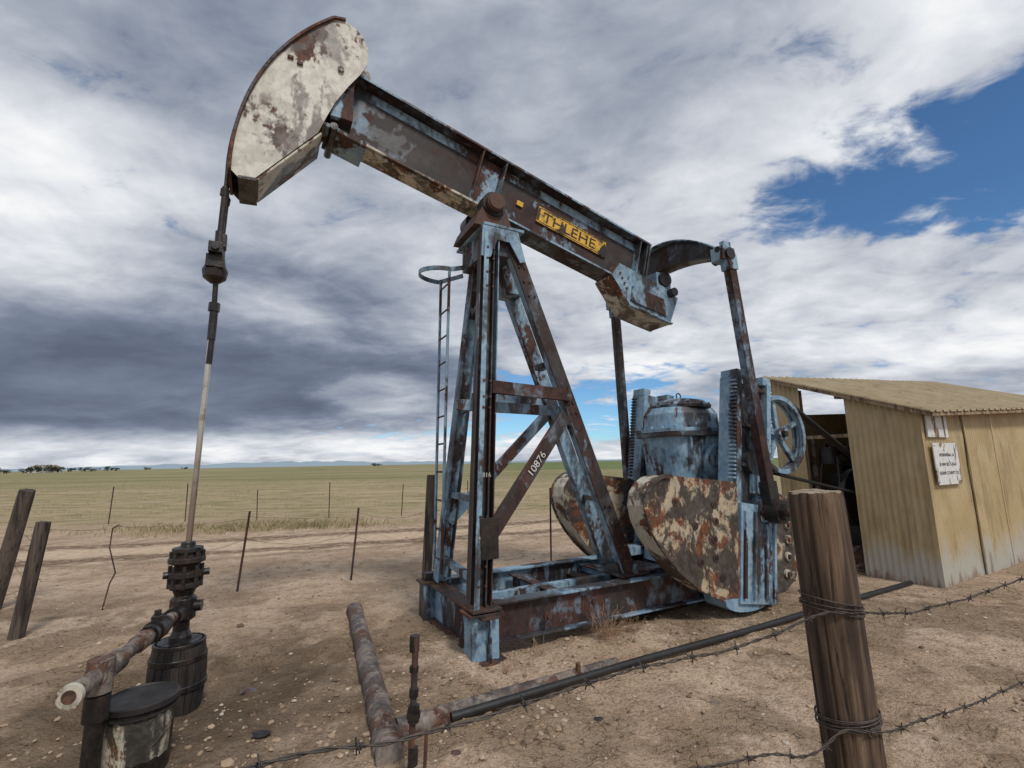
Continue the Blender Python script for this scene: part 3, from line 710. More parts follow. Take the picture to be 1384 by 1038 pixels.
for z in(.775,.85,.95):
    for i in range(8):
        a=2*math.pi*i/8; b.cyl((.10*math.cos(a),.10*math.sin(a),z-.04),(.10*math.cos(a),.10*math.sin(a),z+.045),.015,'black',seg=6)
b.cyl((0,0,.60),(.12,-.02,.60),.04,'black')
b.cyl((-.14,0,.83),(.15,.02,.83),.026,'black',seg=8)
b.obj('stuffing_box',WH,.004)
b=MB(); b.cyl((0,0,1.0),(.03,0,2.62),.021,'rod',seg=16); b.obj('polished_rod',WH,0)
b=MB(); b.cyl((.03,0,2.42),(.035,0,2.62),.024,'black'); b.cyl((.033,0,2.62),(.036,0,2.86),.030,'black'); b.cyl((.034,0,2.86),(.036,0,2.93),.042,'black',seg=8,smooth=False)
b.cyl((.034,0,2.93),(.03,0,3.14),.020,'black'); b.obj('rod_clamp',WH,.002)
def w2l(x,y,z): return FI@Vector((x,y,z))
b=MB()
p0=w2l(-2.45,3.75,.58);p1=w2l(-2.07,2.42,.57);dl=(p1-p0).normalized()
b.cyl(p0,p1,.040,'pipe',seg=22)
L_=(p1-p0).length
for a,r,ln in((.10,.06,.10),(.34,.058,.03),(.40,.066,.10),(.53,.058,.04),(.62,.052,.10),(.95,.060,.14),(1.12,.050,.05),(1.30,.052,.08)):
    if a+ln<L_+.1: b.cyl(p0+dl*a,p0+dl*(a+ln),r,'black' if a<.6 else 'pipe',seg=20)
b.cyl(p1-dl*.02,p1+dl*.006,.053,'cream',seg=20); b.cyl(p1,p1+dl*.0085,.03,'pipe',seg=20)
v=p0+dl*.45; b.cyl(v,v+Vector((0,0,.12)),.02,'black'); b.box(v+Vector((0,0,.06)),(.06,.06,.06),'black')
sp_=p0+dl*1.12
b.cyl(sp_,Vector((sp_.x,sp_.y,-.05)),.042,'black',seg=20); b.cyl(sp_-Vector((0,0,.22)),sp_-Vector((0,0,.10)),.056,'black',seg=20); b.cyl(sp_-Vector((0,0,.09)),sp_+Vector((0,0,.07)),.058,'pipe',seg=20)
b.obj('flow_line',WH,.003)

# bucket
BK=empty('oil_bucket',Matrix.Translation((-2.08,2.90,gz(-2.08,2.90)-.01)))
b=MB(); b.lathe((0,0,0),[(.148,0),(.152,.01),(.165,.34),(.172,.345),(.172,.36),(.165,.36)],'black',seg=36)
b.obj('pail',BK,.002)
b=MB()
vs=[];sg_=18
for z in(.10,.31):
    for i in range(sg_): 
        a=rad(-118+125*i/(sg_-1)); r=.152+.0395*z*.96+.0025; vs.append((r*math.cos(a),r*math.sin(a),z+.006*math.sin(i*2.1)))
b.add(vs,[(i,i+1,sg_+i+1,sg_+i) for i in range(sg_-1)],'oldcan'); b.obj('label',BK,0)
b=MB(); b.lathe((0,0,.35),[(.178,0),(.178,.028),(.168,.032),(.160,.024),(.01,.022)],'dark',seg=36)
b.lathe((0,0,.35),[(.182,-.03),(.182,-.022)],'dark',seg=36); b.obj('lid',BK,.001)
curveobj('handle',[[(.18*math.cos(t),-.13*math.sin(t),.27-.16*math.sin(t)) for t in[math.pi*i/20 for i in range(21)]]],.004,'wire',BK)

# ------------------------------------------------------------------ PIPES ON THE GROUND
def gpipe(pts,r,k,sink=.0,couplings=()):
    b=MB()
    for i in range(len(pts)-1):
        p=Vector((*pts[i],gz(*pts[i])*.5+r-sink)); q=Vector((*pts[i+1],gz(*pts[i+1])*.5+r-sink)); b.cyl(p,q,r,k,seg=26)
        for t,rr,ln in couplings:
            d=(q-p).normalized(); b.cyl(p.lerp(q,t),p.lerp(q,t)+d*ln,rr,k,seg=26)
    return b
gpipe([(-1.77,5.60),(-.70,2.92)],.078,'pipe',.05,couplings=((.0,.088,.08),(.93,.088,.12))).obj('steel_pipe',None,.004)
gpipe([(-.74,3.22),(.78,4.05)],.062,'pipe',.05).obj('steel_pipe.001',None,.004)
pts=[(-.42,3.31),(.9,4.06),(2.3,4.87),(3.6,5.60),(4.95,6.36)]
curveobj('poly_pipe',[[(x,y,gz(x,y)+.03) for x,y in pts]],.027,'hose',res=6)
b=MB(); zz=gz(.45,3.83); b.cyl((.45,3.83,zz-.05),(.45,3.84,zz+.13),.018,'rust'); b.cyl((.45,3.83,zz),(.45,3.83,zz+.03),.03,'rust'); b.obj('pipe_stub',None,.002)
b=MB(); 
b.cyl((-.56,2.76,-.05),(-.535,2.74,.70),.017,'rust',seg=14)
for z0,z1,r in((.62,.70,.026),(.52,.55,.024),(.40,.44,.024),(.28,.36,.03),(.08,.16,.026),(.30,.33,.036)): b.cyl((-.545,2.75,z0),(-.543,2.75,z1),r,'black',seg=12)
b.cyl((-.48,2.70,-.05),(-.46,2.66,.28),.009,'rust')
b.obj('valve_riser',None,.002)

# ------------------------------------------------------------------ SHED
def corrmat(name,c1,c2,fade):
    m,nt,bb=newmat(name)
    tc=nt.new('ShaderNodeTexCoord').outputs['Object']; s3=nt.new('ShaderNodeSeparateXYZ'); nt.l.new(tc,s3.inputs[0])
    n=nt.noise(nt.map(tc,(1,1,.18)),5,6,.65); n2=nt.noise(tc,2.2,4,.6); f=nt.noise(tc,40,3,.6)
    c=nt.mix(nt.step(n2,.35,.65),c1,c2)
    c=nt.mix(nt.step(n,.50,.70,lo=0,hi=.6),c,tuple(x*.52 for x in c1))
    c=nt.mix(nt.step(f,.55,.7,lo=0,hi=.3),c,tuple(x*.6 for x in c1))
    edge=nt.m('ADD',s3.outputs[2],nt.m('MULTIPLY',nt.m('SUBTRACT',n,.5),1.3))
    c=nt.mix(nt.step(edge,.62,.18,lo=0,hi=fade),c,(.44,.44,.41))
    c=nt.mix(nt.step(nt.m('ADD',edge,nt.m('MULTIPLY',f,.2)),.22,.05,lo=0,hi=.7 if fade else 0),c,(.22,.12,.07))
    c=nt.mix(nt.step(nt.noise(nt.map(tc,(1,1,.10)),9,5,.7),.60,.72,lo=0,hi=.6),c,(.15,.10,.06))
    nt.l.new(c,bb.inputs['Base Color']); bb.inputs['Roughness'].default_value=.5
    bump(nt,bb,n2,.3,.02)
    return m
M['corr']=corrmat('tan_corrugated_steel',(.44,.335,.175),(.51,.405,.235),.85)
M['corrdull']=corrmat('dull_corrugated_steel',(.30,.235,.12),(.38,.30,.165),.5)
M['roof']=corrmat('tan_roof_steel',(.36,.285,.165),(.43,.345,.215),.0)
M['lumber']=wood('shed_lumber',(.30,.22,.13),(.40,.31,.20),(.16,.10,.06))
SH=empty('metal_shed',FR)
RT=.048
def rz(s,w): return 2.22+RT*(s-7.85)+(w+1.44)*.36
def corr(b,p0,p1,zb,zt_,k,pitch=.076,amp=.009):
    p0=Vector((*p0,0));p1=Vector((*p1,0));t=(p1-p0);L=t.length;t.normalize();n=Vector((-t.y,t.x,0)); N=int(L/pitch*6); vs=[]
    rows=7
    for r in range(rows):
        for i in range(N+1):
            a=L*i/N; p=p0+t*a; q=p+n*(amp*math.cos(2*math.pi*a/pitch)+.014*noise.noise(Vector((p.x*1.3,p.y*1.3,r*.9)))); zb_=zb(p.x,p.y);zt2=zt_(p.x,p.y); vs.append((q.x,q.y,zb_+(zt2-zb_)*r/(rows-1)))
    W_=N+1
    b.add(vs,[(r*W_+i,r*W_+i+1,(r+1)*W_+i+1,(r+1)*W_+i) for r in range(rows-1) for i in range(N)],k,True)
zb0=lambda x,y:-.06
b=MB()
corr(b,(7.85,-1.44),(7.85,-.62),zb0,lambda x,y:rz(x,y)-.03,'corr')
corr(b,(7.85,.02),(7.85,.46),zb0,lambda x,y:rz(x,y)-.02,'corr')
b.obj('end_wall',SH,0,recalc=False)
b=MB()
corr(b,(7.86,-1.455),(9.05,-1.455),zb0,lambda x,y:rz(x,y)-.05,'corr')
corr(b,(9.05,-1.475),(9.95,-1.475),zb0,lambda x,y:rz(x,y)-.09,'corr')
corr(b,(9.95,-1.455),(13.6,-1.455),zb0,lambda x,y:rz(x,y)-.05,'corr')
b.obj('side_wall',SH,0,recalc=False)
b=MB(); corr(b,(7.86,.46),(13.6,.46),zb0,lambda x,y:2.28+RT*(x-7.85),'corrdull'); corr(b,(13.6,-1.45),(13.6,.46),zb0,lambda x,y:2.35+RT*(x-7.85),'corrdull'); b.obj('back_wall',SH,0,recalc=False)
b=MB()
pit=.2; s0,s1=7.72,13.9; w0_,w1_=-1.66,.56; vs=[];prof=[(0,0),(.10,0),(.115,.022),(.145,.022),(.16,0)]
ss=[]
x=s0
while x<s1:
    for dx,h in prof: ss.append((x+dx,h))
    x+=pit
for r in range(4):
    w=w0_+(w1_-w0_)*r/3
    for x,h in ss: vs.append((x,w,rz(x,w)+h+.012*noise.noise(Vector((x*.8,w*2,0)))))
W_=len(ss)
b.add(vs,[(r*W_+i,r*W_+i+1,(r+1)*W_+i+1,(r+1)*W_+i) for r in range(3) for i in range(W_-1)],'roof')
ro=b.obj('roof',SH,0,recalc=False); so=ro.modifiers.new('t','SOLIDIFY'); so.thickness=.006; so.offset=-1
b=MB()
b.bar((7.745,-1.64,rz(7.74,-1.64)-.03),(7.745,.54,rz(7.74,.54)-.03),.012,.07,'lumber',up=(1,0,0))
b.bar((7.80,-1.63,rz(7.8,-1.63)-.045),(13.8,-1.63,rz(13.8,-1.63)-.045),.025,.05,'lumber')
for w in(-1.40,-.5,.40): b.bar((7.88,w,rz(7.88,w)-.075),(13.5,w,rz(13.5,w)-.075),.05,.09,'lumber')
for (s_,w) in((7.90,-1.40),(7.90,-.65),(7.90,.05),(7.90,.41),(10.5,-1.40),(10.5,.41),(13.5,-1.4),(13.5,.41)): b.bar((s_,w,-.05),(s_,w,rz(s_,w)-.12),.05,.07,'lumber')
b.bar((7.90,-.62,1.9),(7.90,.02,1.9),.02,.05,'lumber',up=(1,0,0))
b.bar((7.842,-1.462,-.05),(7.842,-1.462,rz(7.85,-1.44)-.05),.05,.006,'corr',up=(0,1,0)) 
b.bar((7.868,-1.474,-.05),(7.868,-1.474,rz(7.85,-1.44)-.05),.006,.05,'corr',up=(0,1,0))
for x in(9.05,9.95): b.bar((x,-1.492,0),(x,-1.492,rz(x,-1.44)-.1),.01,.035,'corr')
b.obj('frame',SH,.002)
b=MB(); b.box((8.28,-1.478,1.97),(.56,.02,.28),'white'); b.bar((7.98,-1.49,2.12),(8.58,-1.49,2.15),.015,.03,'lumber'); b.bar((8.20,-1.492,1.84),(8.22,-1.492,2.12),.012,.02,'lumber'); b.bar((8.45,-1.492,1.84),(8.45,-1.492,2.12),.012,.02,'lumber'); b.obj('patched_vent',SH,.002)
SG=empty('well_sign',FR)
b=MB(); b.box((8.36,-1.50,1.49),(.66,.014,.53),'white')
for x in(8.06,8.66):
    for z in(1.26,1.72): b.bolt((x,-1.507,z),(0,-1,0),.008,.005)
b.obj('board',SG,.002)
for i,(t,z) in enumerate((('HOSKINS No. 1A',1.60),('SE NW SEC 4-3S-65',1.48),('ADAMS COUNTY CO',1.37))):
    textmesh('text_%d'%i,t,.058,Matrix.Translation((8.36,-1.509,z))@Matrix.Rotation(rad(90),4,'X'),'black_paint',SG,.0006,sx=.95)

EN=empty('pump_engine',FR)
b=MB()
b.box((8.75,-.2,.62),(1.1,.5,.55),'dark'); b.box((8.75,-.2,.18),(1.5,.7,.32),'rust'); b.cyl((8.75,-.2,.9),(8.75,-.2,1.55),.17,'dark',seg=24)
for i in range(8): b.cyl((8.75,-.2,1.0+i*.065),(8.75,-.2,1.025+i*.065),.22,'dark',seg=24)
b.cyl((8.35,-.62,1.22),(8.35,-.46,1.22),.19,'dark',seg=28); b.cyl((8.35,-.7,1.22),(8.35,0,1.22),.035,'black')
b.cyl((8.35,-.42,1.0),(8.35,-.34,1.0),.42,'dark',seg=40); b.box((8.35,-.2,1.1),(.3,.3,.5),'dark')
b.cyl((8.95,-.35,1.3),(8.95,.1,1.75),.06,'rust'); b.cyl((8.2,.1,.6),(8.2,.1,1.9),.04,'pipe'); b.cyl((8.5,.15,1.6),(9.4,.15,1.75),.05,'dark')
b.cyl((8.2,-.5,.35),(7.6,-.45,.28),.03,'pipe'); b.cyl((8.1,-.3,.45),(7.7,-.2,.40),.03,'pipe'); b.box((9.5,-.2,1.1),(.35,.7,1.2),'dark'); b.cyl((8.15,-.15,1.5),(8.15,-.15,1.75),.12,'dark')
b.obj('engine_block',EN,.006)
curveobj('engine_hoses',[[(8.1,-.3,1.6),(8.0,-.35,1.3),(8.02,-.3,.9),(8.15,-.25,.6)],[(8.5,.0,1.7),(8.2,-.1,1.8),(8.0,-.1,1.4),(8.0,0,.8)],[(8.0,.1,.3),(8.1,-.1,.5),(8.3,-.3,.7)]],.018,'hose',EN)

# ------------------------------------------------------------------ POSTS and WIRES
def woodpost(name,p0,p1,r,k='wood',rings=60,seg=40,kt='woodtop',taper=.97):
    p0=Vector(p0);p1=Vector(p1);t=(p1-p0).normalized();u=t.orthogonal().normalized();n=t.cross(u);L=(p1-p0).length
    vs=[];sd=random.random()*50
    for j in range(rings+1):
        h=L*j/rings
        for i in range(seg):
            a=2*math.pi*i/seg; ca,sa=math.cos(a),math.sin(a)
            rr=r*(1-(1-taper)*j/rings)*(1+.05*noise.noise(Vector((ca*1.2,sa*1.2,h*1.1+sd)))+.04*noise.noise(Vector((ca*7,sa*7,h*.8+sd)))-.35*max(0,noise.noise(Vector((ca*6,sa*6,h*.30+sd+9)))-.28))
            if j==rings: rr*=.95
            dz=.008*noise.noise(Vector((ca*2,sa*2,sd))) if j==rings else 0
            vs.append(p0+t*(h+dz)+u*(rr*ca)+n*(rr*sa))
    b=MB()
    b.add(vs,[(j*seg+i,j*seg+(i+1)%seg,(j+1)*seg+(i+1)%seg,(j+1)*seg+i) for j in range(rings) for i in range(seg)],k,True)
    top=vs[-seg:]; c=sum(top,Vector())/seg; tv=list(top)+[c+(x-c)*.5+t*.003*random.uniform(-1,1) for x in top]+[c]
    b.add(tv,[(i,(i+1)%seg,seg+(i+1)%seg,seg+i) for i in range(seg)]+[(seg+i,seg+(i+1)%seg,2*seg) for i in range(seg)],kt)
    return b.obj(name,None,0)
woodpost('wooden_fence_post',(.885,1.37,-.1),(.822,1.35,1.508),.0675,seg=96,rings=80)
woodpost('wooden_fence_post',(-4.84,4.96,-.1),(-4.71,4.96,1.10),.062,'wood2',20,20,'wood2')
woodpost('wooden_fence_post',(-6.16,5.97,-.1),(-5.85,5.90,1.38),.08,'wood2',20,20,'wood2')
woodpost('wooden_fence_post',(-1.23,6.96,-.1),(-1.17,6.98,1.45),.068,'wood2',20,20,'wood2')
def tpost(p0,p1,r=.018,k='rust'):
    b=MB(); p0=Vector(p0);p1=Vector(p1); b.bar(p0,p1,.028,.006,k,up=(1,0,0)); b.bar(p0+Vector((0,.014,0)),p1+Vector((0,.014,0)),.006,.024,k,up=(1,0,0))
    d=(p1-p0)
    for i in range(12): 
        c=p0+d*(i+4)/16.5; b.box(c-Vector((0,.006,0)),(.012,.012,.014),k)
    b.obj('steel_fence_post',None,0)
tpost((.58,8.14,-.05),(.60,8.14,1.18)); tpost((-2.32,7.12,-.05),(-2.24,7.12,1.0)); tpost((-3.64,6.62,-.05),(-3.55,6.64,1.02))
for x,y,h in((-12.2,14.9,1.1),(-10.1,15.2,1.15),(-5.8,15.5,1.1),(-8.0,15.4,.9),(-14.6,14.7,1.1),(-3.6,15.8,1.0),(-1.5,16.1,1.05)): tpost((x,y,-.05),(x+random.uniform(-.05,.05),y,h))
def barbed(name,keys,parent,barb=.13,r=.0017,seg=.008):
    pts=[]
    K=[Vector(k) for k in keys]
    for i in range(len(K)-1):
        p0=K[max(0,i-1)];p1=K[i];p2=K[i+1];p3=K[min(len(K)-1,i+2)]; L=(p2-p1).length; n=max(2,int(L/seg))
        for k in range(n):
            t=k/n; pts.append(.5*((2*p1)+(-p0+p2)*t+(2*p0-5*p1+4*p2-p3)*t*t+(-p0+3*p1-3*p2+p3)*t**3))
    pts.append(K[-1]); S=[[],[]]; barbs=[]; acc=0;tot=0
    for i,p in enumerate(pts):
        q=pts[min(i+1,len(pts)-1)];o=pts[max(i-1,0)];t=(q-o).normalized();u=Vector((-t.y,t.x,0)).normalized();n=t.cross(u)
        if i: dl=(p-pts[i-1]).length; acc+=dl; tot+=dl
        wob=Vector((0,0,.004*noise.noise(Vector((tot*9,0,0)))+.010*noise.noise(Vector((tot*2.3,5,0)))))
        for j in(0,1):
            a=tot*75+j*math.pi; S[j].append(tuple(p+wob+(u*math.cos(a)+n*math.sin(a))*r*1.15))
        if acc>barb:
            acc=0; a=random.uniform(0,3.1)
            for j in range(2):
                d1=(u*math.cos(a+j*1.5)+n*math.sin(a+j*1.5)+t*random.uniform(-.3,.3)).normalized(); barbs.append([tuple(p+wob-d1*.014+t*(j*.004)),tuple(p+wob+d1*.014+t*(j*.004))])
            barbs.append([tuple(p+wob+(u*math.cos(x)+n*math.sin(x))*r*2.3+t*(x*.0007)) for x in [k_*.7 for k_ in range(20)]])
    curveobj(name,S,r,'wire',parent,1); curveobj(name+'_barbs',barbs,r*.8,'wire',parent,1)
NF=empty('barbed_wire_fence')
barbed('top_wire',[(-1.9,-.05,1.16),(-1.0,.40,1.185),(-.39,.705,1.205),(-.16,.82,1.18),(.185,.992,1.20),(.50,1.15,1.19),(.762,1.282,1.213),(.86,1.29,1.212),(1.2,1.49,1.16),(1.8,1.80,1.155),(2.6,2.2,1.14),(3.6,2.7,1.16)],NF)
barbed('bottom_wire',[(-.6,.6,1.10),(.41,1.10,.985),(.66,1.22,.93),(.79,1.29,.945),(.89,1.292,.94),(1.2,1.48,.885),(1.686,1.743,.853),(2.6,2.2,.84),(3.6,2.7,.85)],NF)
wr=[]
for zc,nw in((1.213,4),(.945,5)):
    pts=[]
    for i in range(nw*24):
        a=2*math.pi*i/24; c=Vector((.885,1.37,-.1)).lerp(Vector((.822,1.35,1.508)),(zc+.1)/1.608)
        pts.append((c.x+.0715*math.cos(a),c.y+.0715*math.sin(a),zc+.012*math.sin(a*1.0+zc*9)+.006*math.sin(a*.37)+(i/(nw*24)-.5)*.035))
    wr.append(pts)
curveobj('post_wraps',wr,.0019,'wire',NF,1)
FW=empty('wire_fence')
def sag(a,c,s_,n=14): 
    a=Vector(a);c=Vector(c); return [tuple(a.lerp(c,i/n)-Vector((0,0,s_*4*(i/n)*(1-i/n)))+Vector((0,0,.015*noise.noise(Vector((i*.9,a.x,c.x)))))) for i in range(n+1)]
wires=[]
Q=[(-6.0,5.92),(-4.86,5.92),(-3.58,6.63),(-2.27,7.12),(-1.2,6.97),(.6,8.14),(3.0,9.2)]
for h,sg_ in((.95,.06),(.66,.10)):
    for i in range(len(Q)-1):
        wires.append(sag((*Q[i],h+random.uniform(-.06,.04)),(*Q[i+1],h+random.uniform(-.06,.04)),sg_*random.uniform(.6,1.6)))
for h in(1.0,.6):
    wires.append(sag((-5.95,5.93,h),(-4.75,4.96,h-.1),.05)); wires.append(sag((-5.95,5.93,h),(-9.5,8.2,h),.06)); wires.append(sag((-4.75,4.96,h-.1),(-4.2,2.2,h-.1),.05))
for h in(.9,.6): wires.append([(x,14.9+(x+12)*.1,h+.03*math.sin(x*3)) for x in np.arange(-20,0,.6)])
curveobj('wires',wires,.0022,'wire',FW,1)
curveobj('bent_stay',[[(-4.79,5.90,0),(-4.72,5.88,.3),(-4.65,5.86,.42),(-4.75,5.86,.7),(-4.74,5.86,.92),(-4.66,5.85,.96)]],.008,'rust',FW,1)

b=MB()
def rock(x,y,r,k):
    z=gz(x,y); n=8; vs=[];pr=[(.5,0),(1,.25),(.9,.6),(.45,.85)]
    for rr,h in pr:
        for i in range(n): a=2*math.pi*i/n; q=r*rr*random.uniform(.75,1.2); vs.append((x+q*math.cos(a)*1.3,y+q*math.sin(a),z+h*r*.8-.01))
    fs=[(j*n+i,j*n+(i+1)%n,(j+1)*n+(i+1)%n,(j+1)*n+i) for j in range(3) for i in range(n)]+[tuple(3*n+i for i in range(n))]
    b.add(vs,fs,k)
for x,y,r,k in((-1.55,3.2,.045,'black'),(-1.6,3.23,.03,'black'),(.5,3.3,.025,'dark'),(-.35,3.0,.03,'pipe'),(1.3,3.5,.028,'pipe'),(.1,5.2,.03,'concrete'),(-2.0,3.9,.05,'red')): rock(x,y,r,k)
b.obj('rocks',None,.004)

# ------------------------------------------------------------------ DISTANT
def build_trees():
    V=[];F=[]
    def clump(x,y,w,h):
        z0=gz(x,y)
        for k in range(4):
            o=len(V); tx=x+random.gauss(0,w*.2); V.extend([(tx-.2,y,z0),(tx+.2,y,z0),(tx+.1,y,z0+h*.5),(tx-.1,y,z0+h*.5)]); F.append((o,o+1,o+2,o+3))
        lobes=[(random.gauss(0,w*.3),random.gauss(0,w*.3),h*random.uniform(.35,.75),random.uniform(.25,.42)*h) for _ in range(7)]
        for lx,ly,lz,lr in lobes:
            for i in range(60):
                d=Vector((random.gauss(0,1),random.gauss(0,1),random.gauss(0,1))).normalized()*lr*random.random()**.35
                c=Vector((x+lx+d.x,y+ly+d.y,z0+max(.1,lz+d.z*.8))); s_=h*.07; o=len(V)
                for q in range(3): V.append(tuple(c+Vector((random.gauss(0,1),random.gauss(0,1),random.gauss(0,1)))*s_))
                F.append((o,o+1,o+2))
    for az,w,h in((-46.8,5,4),(-46.2,4,3),(-44.6,8,4.5),(-44.1,9,5),(-43.6,8,4),(-43.0,6,3.6),(-42.3,5,3),(-41.4,6,3.2),(-40.8,5,2.6),(-39.8,5,3.2),(-39.2,4,2.4),(-37.0,4,2.2),(-34,5,2),(-16,5,3),(-15.5,4,2.5),(-50,8,5),(-53,9,5)):
        R_=430; clump(R_*math.sin(rad(az)),R_*math.cos(rad(az)),w,h)
    tri_mesh('distant_trees',V,F,simple('distant_foliage',(.035,.045,.03),.9,0,.4,.5,0))
    hx,hy=440*math.sin(rad(-43.9)),440*math.cos(rad(-43.9)); z=gz(hx,hy)
    b=MB(); b.box((hx,hy,z+1.6),(14,8,3.2),'white'); b.add([(hx-7.4,hy-4.5,z+3.2),(hx+7.4,hy-4.5,z+3.2),(hx+7.4,hy+4.5,z+3.2),(hx-7.4,hy+4.5,z+3.2),(hx-7,hy,z+5),(hx+7,hy,z+5)],[(0,1,5,4),(2,3,4,5),(0,4,3),(1,2,5),(3,2,1,0)],'concrete')
    for x in(-4,0,4): b.box((hx+x,hy-4.02,z+1.7),(1.4,.1,1.4),'dark')
    b.obj('farmhouse',None,0)
build_trees()
def build_mtn():
    V=[];F=[];n=240
    for i in range(n+1):
        az=rad(-50+70*i/n); R_=4300; env=math.exp(-((math.degrees(az)+25)/16)**2)
        h=30+env*(42+48*(noise.fractal(Vector((i*.09,3,0)),1,2,5)+.2)); 
        x,y=R_*math.sin(az),R_*math.cos(az); V+= [(x,y,-20),(x,y,max(8,h*.50)),(x*1.03,y*1.03,-20)]
    for i in range(n): a=i*3;c=a+3; F+=[(a,c,c+1,a+1),(a+1,c+1,c+2,a+2)]
    m,nt,bb=newmat('hazy_hills'); bb.inputs['Base Color'].default_value=(.36,.47,.60,1); bb.inputs['Roughness'].default_value=1  # distance haze is painted into this pale blue base colour
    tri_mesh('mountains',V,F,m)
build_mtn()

# ------------------------------------------------------------------ WORLD
SUN_EL=rad(50); SUN_AZ=rad(150)
w=bpy.data.worlds.new('World'); scene.world=w; w.use_nodes=True
nt=NT(w.node_tree); nt.n.clear()
out=nt.new('ShaderNodeOutputWorld'); bg=nt.new('ShaderNodeBackground'); nt.l.new(bg.outputs[0],out.inputs[0]); bg.inputs[1].default_value=.1
sky=nt.new('ShaderNodeTexSky',sky_type='NISHITA'); sky.sun_disc=False; sky.sun_elevation=SUN_EL; sky.sun_rotation=SUN_AZ; sky.altitude=1500; sky.air_density=1.0; sky.dust_density=.6; sky.ozone_density=1.6
g=nt.new('ShaderNodeTexCoord').outputs['Generated']
sp=nt.new('ShaderNodeSeparateXYZ'); nt.l.new(g,sp.inputs[0]); x,y,z=sp.outputs
DEG=57.2958
az=nt.m('MULTIPLY',nt.m('ARCTAN2',x,y),DEG); el=nt.m('MULTIPLY',nt.m('ARCSINE',z),DEG)
zc=nt.m('ADD',nt.m('MAXIMUM',z,0),.20)
cv=nt.new('ShaderNodeCombineXYZ'); nt.l.new(nt.m('DIVIDE',x,zc),cv.inputs[0]); nt.l.new(nt.m('DIVIDE',y,zc),cv.inputs[1]); p=cv.outputs[0]
A=nt.noise(nt.map(p,(1,1,1),(3.3,1.2,0)),.9,6,.50,.6)
B=nt.noise(nt.map(p,(.9,1.1,1),(9.1,4.4,0)),2.6,7,.55,.5)
Cn=nt.noise(nt.map(p,(.85,1.15,1),(1.1,7.4,2)),7.5,5,.6,.5)
wn2=nt.m('SUBTRACT',nt.noise(p,2.0,5,.6),.5)
def blob(a0,e0,wa,we,rot=0,k=1.0,soft=1.0,wob=1.2):
    da=nt.m('SUBTRACT',az,a0); de=nt.m('SUBTRACT',el,e0); c,s=math.cos(rad(rot)),math.sin(rad(rot))
    xa=nt.m('ADD',nt.m('MULTIPLY',da,c/wa),nt.m('MULTIPLY',de,s/wa)); ya=nt.m('ADD',nt.m('MULTIPLY',da,-s/we),nt.m('MULTIPLY',de,c/we))
    r=nt.m('SQRT',nt.m('ADD',nt.m('MULTIPLY',xa,xa),nt.m('MULTIPLY',ya,ya)))
    r=nt.m('ADD',r,nt.m('MULTIPLY',wn2,wob))
    return nt.step(r,1+soft*.5,1-soft*.5,lo=0,hi=k)
def add(*a):
    r=a[0]
    for q in a[1:]: r=nt.m('ADD',r,q)
    return r
storm=blob(-37,8.6,27,5.6,2,1.0,1.1,1.0)
calm=nt.m('SUBTRACT',1,nt.m('MULTIPLY',storm,.55))
tex=add(nt.m('MULTIPLY',nt.m('SUBTRACT',A,.5),1.25),nt.m('MULTIPLY',nt.m('SUBTRACT',B,.5),.80),nt.m('MULTIPLY',nt.m('SUBTRACT',Cn,.5),.34))
br=add(.57,nt.m('MULTIPLY',tex,calm),nt.m('MULTIPLY',storm,-.50))
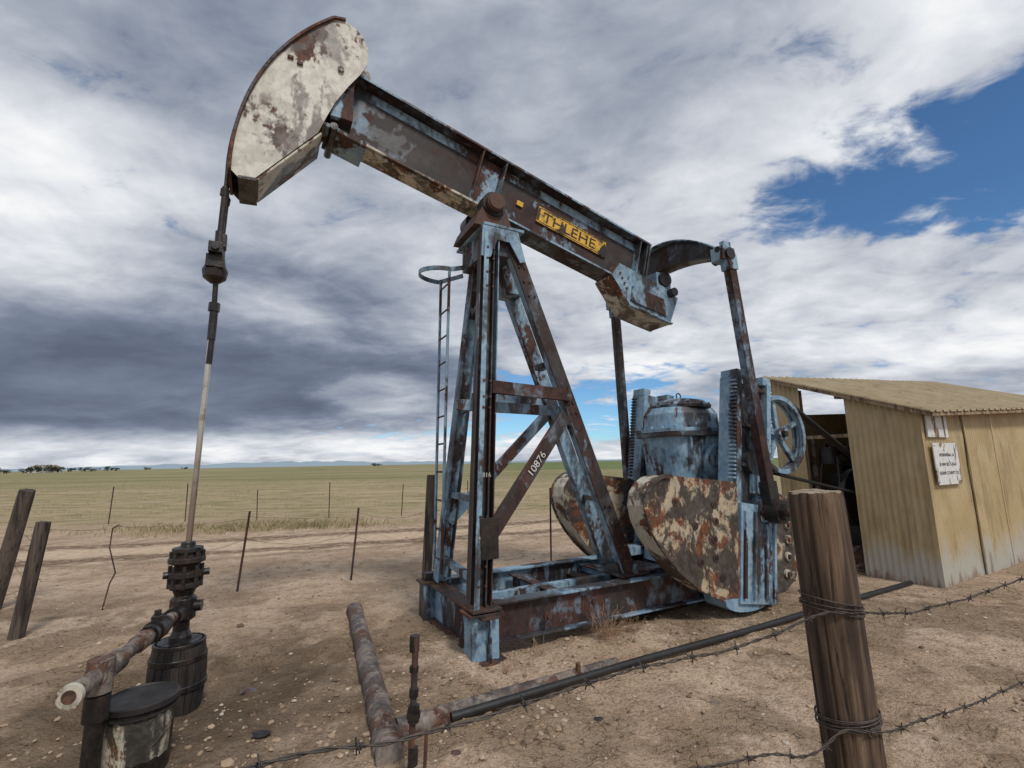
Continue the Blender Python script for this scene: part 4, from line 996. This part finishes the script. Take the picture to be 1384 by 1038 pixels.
br=add(br,blob(-26,17,16,5,12,-.17,1.4,1),blob(-46,24,10,7,0,.24,1.5),blob(-47,42,25,9,0,-.20,1.5),blob(-12,26,18,8,0,-.08,1.4),
       blob(40,14,24,6,0,.26,1.3),blob(8,14,16,5,0,.08,1.2),blob(-16,8.0,6,2.3,0,.40,.9,2),blob(44,38,14,8,0,.12,1.2),blob(20,34,12,6,0,-.10,1.4),blob(0,0,200,2.6,0,.16,1.2,.3),blob(-34,2.4,24,1.3,0,.22,1.2,.8))
cc=nt.ramp(br,[(0,(.115,.14,.20)),(.22,(.19,.225,.305)),(.45,(.36,.40,.475)),(.68,(.60,.63,.69)),(.88,(.82,.84,.87)),(1,(.94,.945,.95))])
hole=add(blob(46,25.0,18,6.0,-4,1.0,.9,1.6),blob(62,24,14,9,0,1,.8,1.2),blob(10,8.0,15,3.6,0,.80,1.0,2.4),blob(3,4.5,10,2.4,0,.6,1.0,2.0),blob(-12,4.0,12,1.4,0,.40,1,2))
cov=add(.98,nt.m('MULTIPLY',nt.m('SUBTRACT',B,.5),2.3),nt.m('MULTIPLY',nt.m('SUBTRACT',Cn,.5),1.7),nt.m('MULTIPLY',hole,-.92),storm)
al=nt.step(cov,.08,.72)
sc_=nt.new('ShaderNodeVectorMath',operation='SCALE'); nt.l.new(cc,sc_.inputs[0]); sc_.inputs[3].default_value=10.0
skyc=nt.mix(.75,sky.outputs[0],nt.mix(1,sky.outputs[0],(.55,.95,1.2),'MULTIPLY'))
final=nt.mix(al,skyc,sc_.outputs[0])
nt.l.new(final,bg.inputs[0])

# ------------------------------------------------------------------ SUN
sd=bpy.data.lights.new('sun','SUN'); sd.energy=2.1; sd.angle=rad(10); sd.color=(1,.945,.87)
so=bpy.data.objects.new('sun',sd); COL.objects.link(so)
dirv=Vector((math.sin(SUN_AZ)*math.cos(SUN_EL),math.cos(SUN_AZ)*math.cos(SUN_EL),math.sin(SUN_EL)))
so.rotation_euler=dirv.to_track_quat('Z','Y').to_euler(); so.location=dirv*30

# ------------------------------------------------------------------ CAMERA
cd=bpy.data.cameras.new('camera'); cd.lens=16.91; cd.sensor_width=36; cd.clip_start=.02; cd.clip_end=20000
cam=bpy.data.objects.new('camera',cd); COL.objects.link(cam)
cam.matrix_world=Matrix.Translation((0,0,1.6))@Matrix.Rotation(rad(99.3),4,'X')@Matrix.Rotation(-.018,4,'Z')
scene.camera=cam
scene.view_settings.view_transform='Standard'; scene.view_settings.look='None'; scene.view_settings.exposure=0
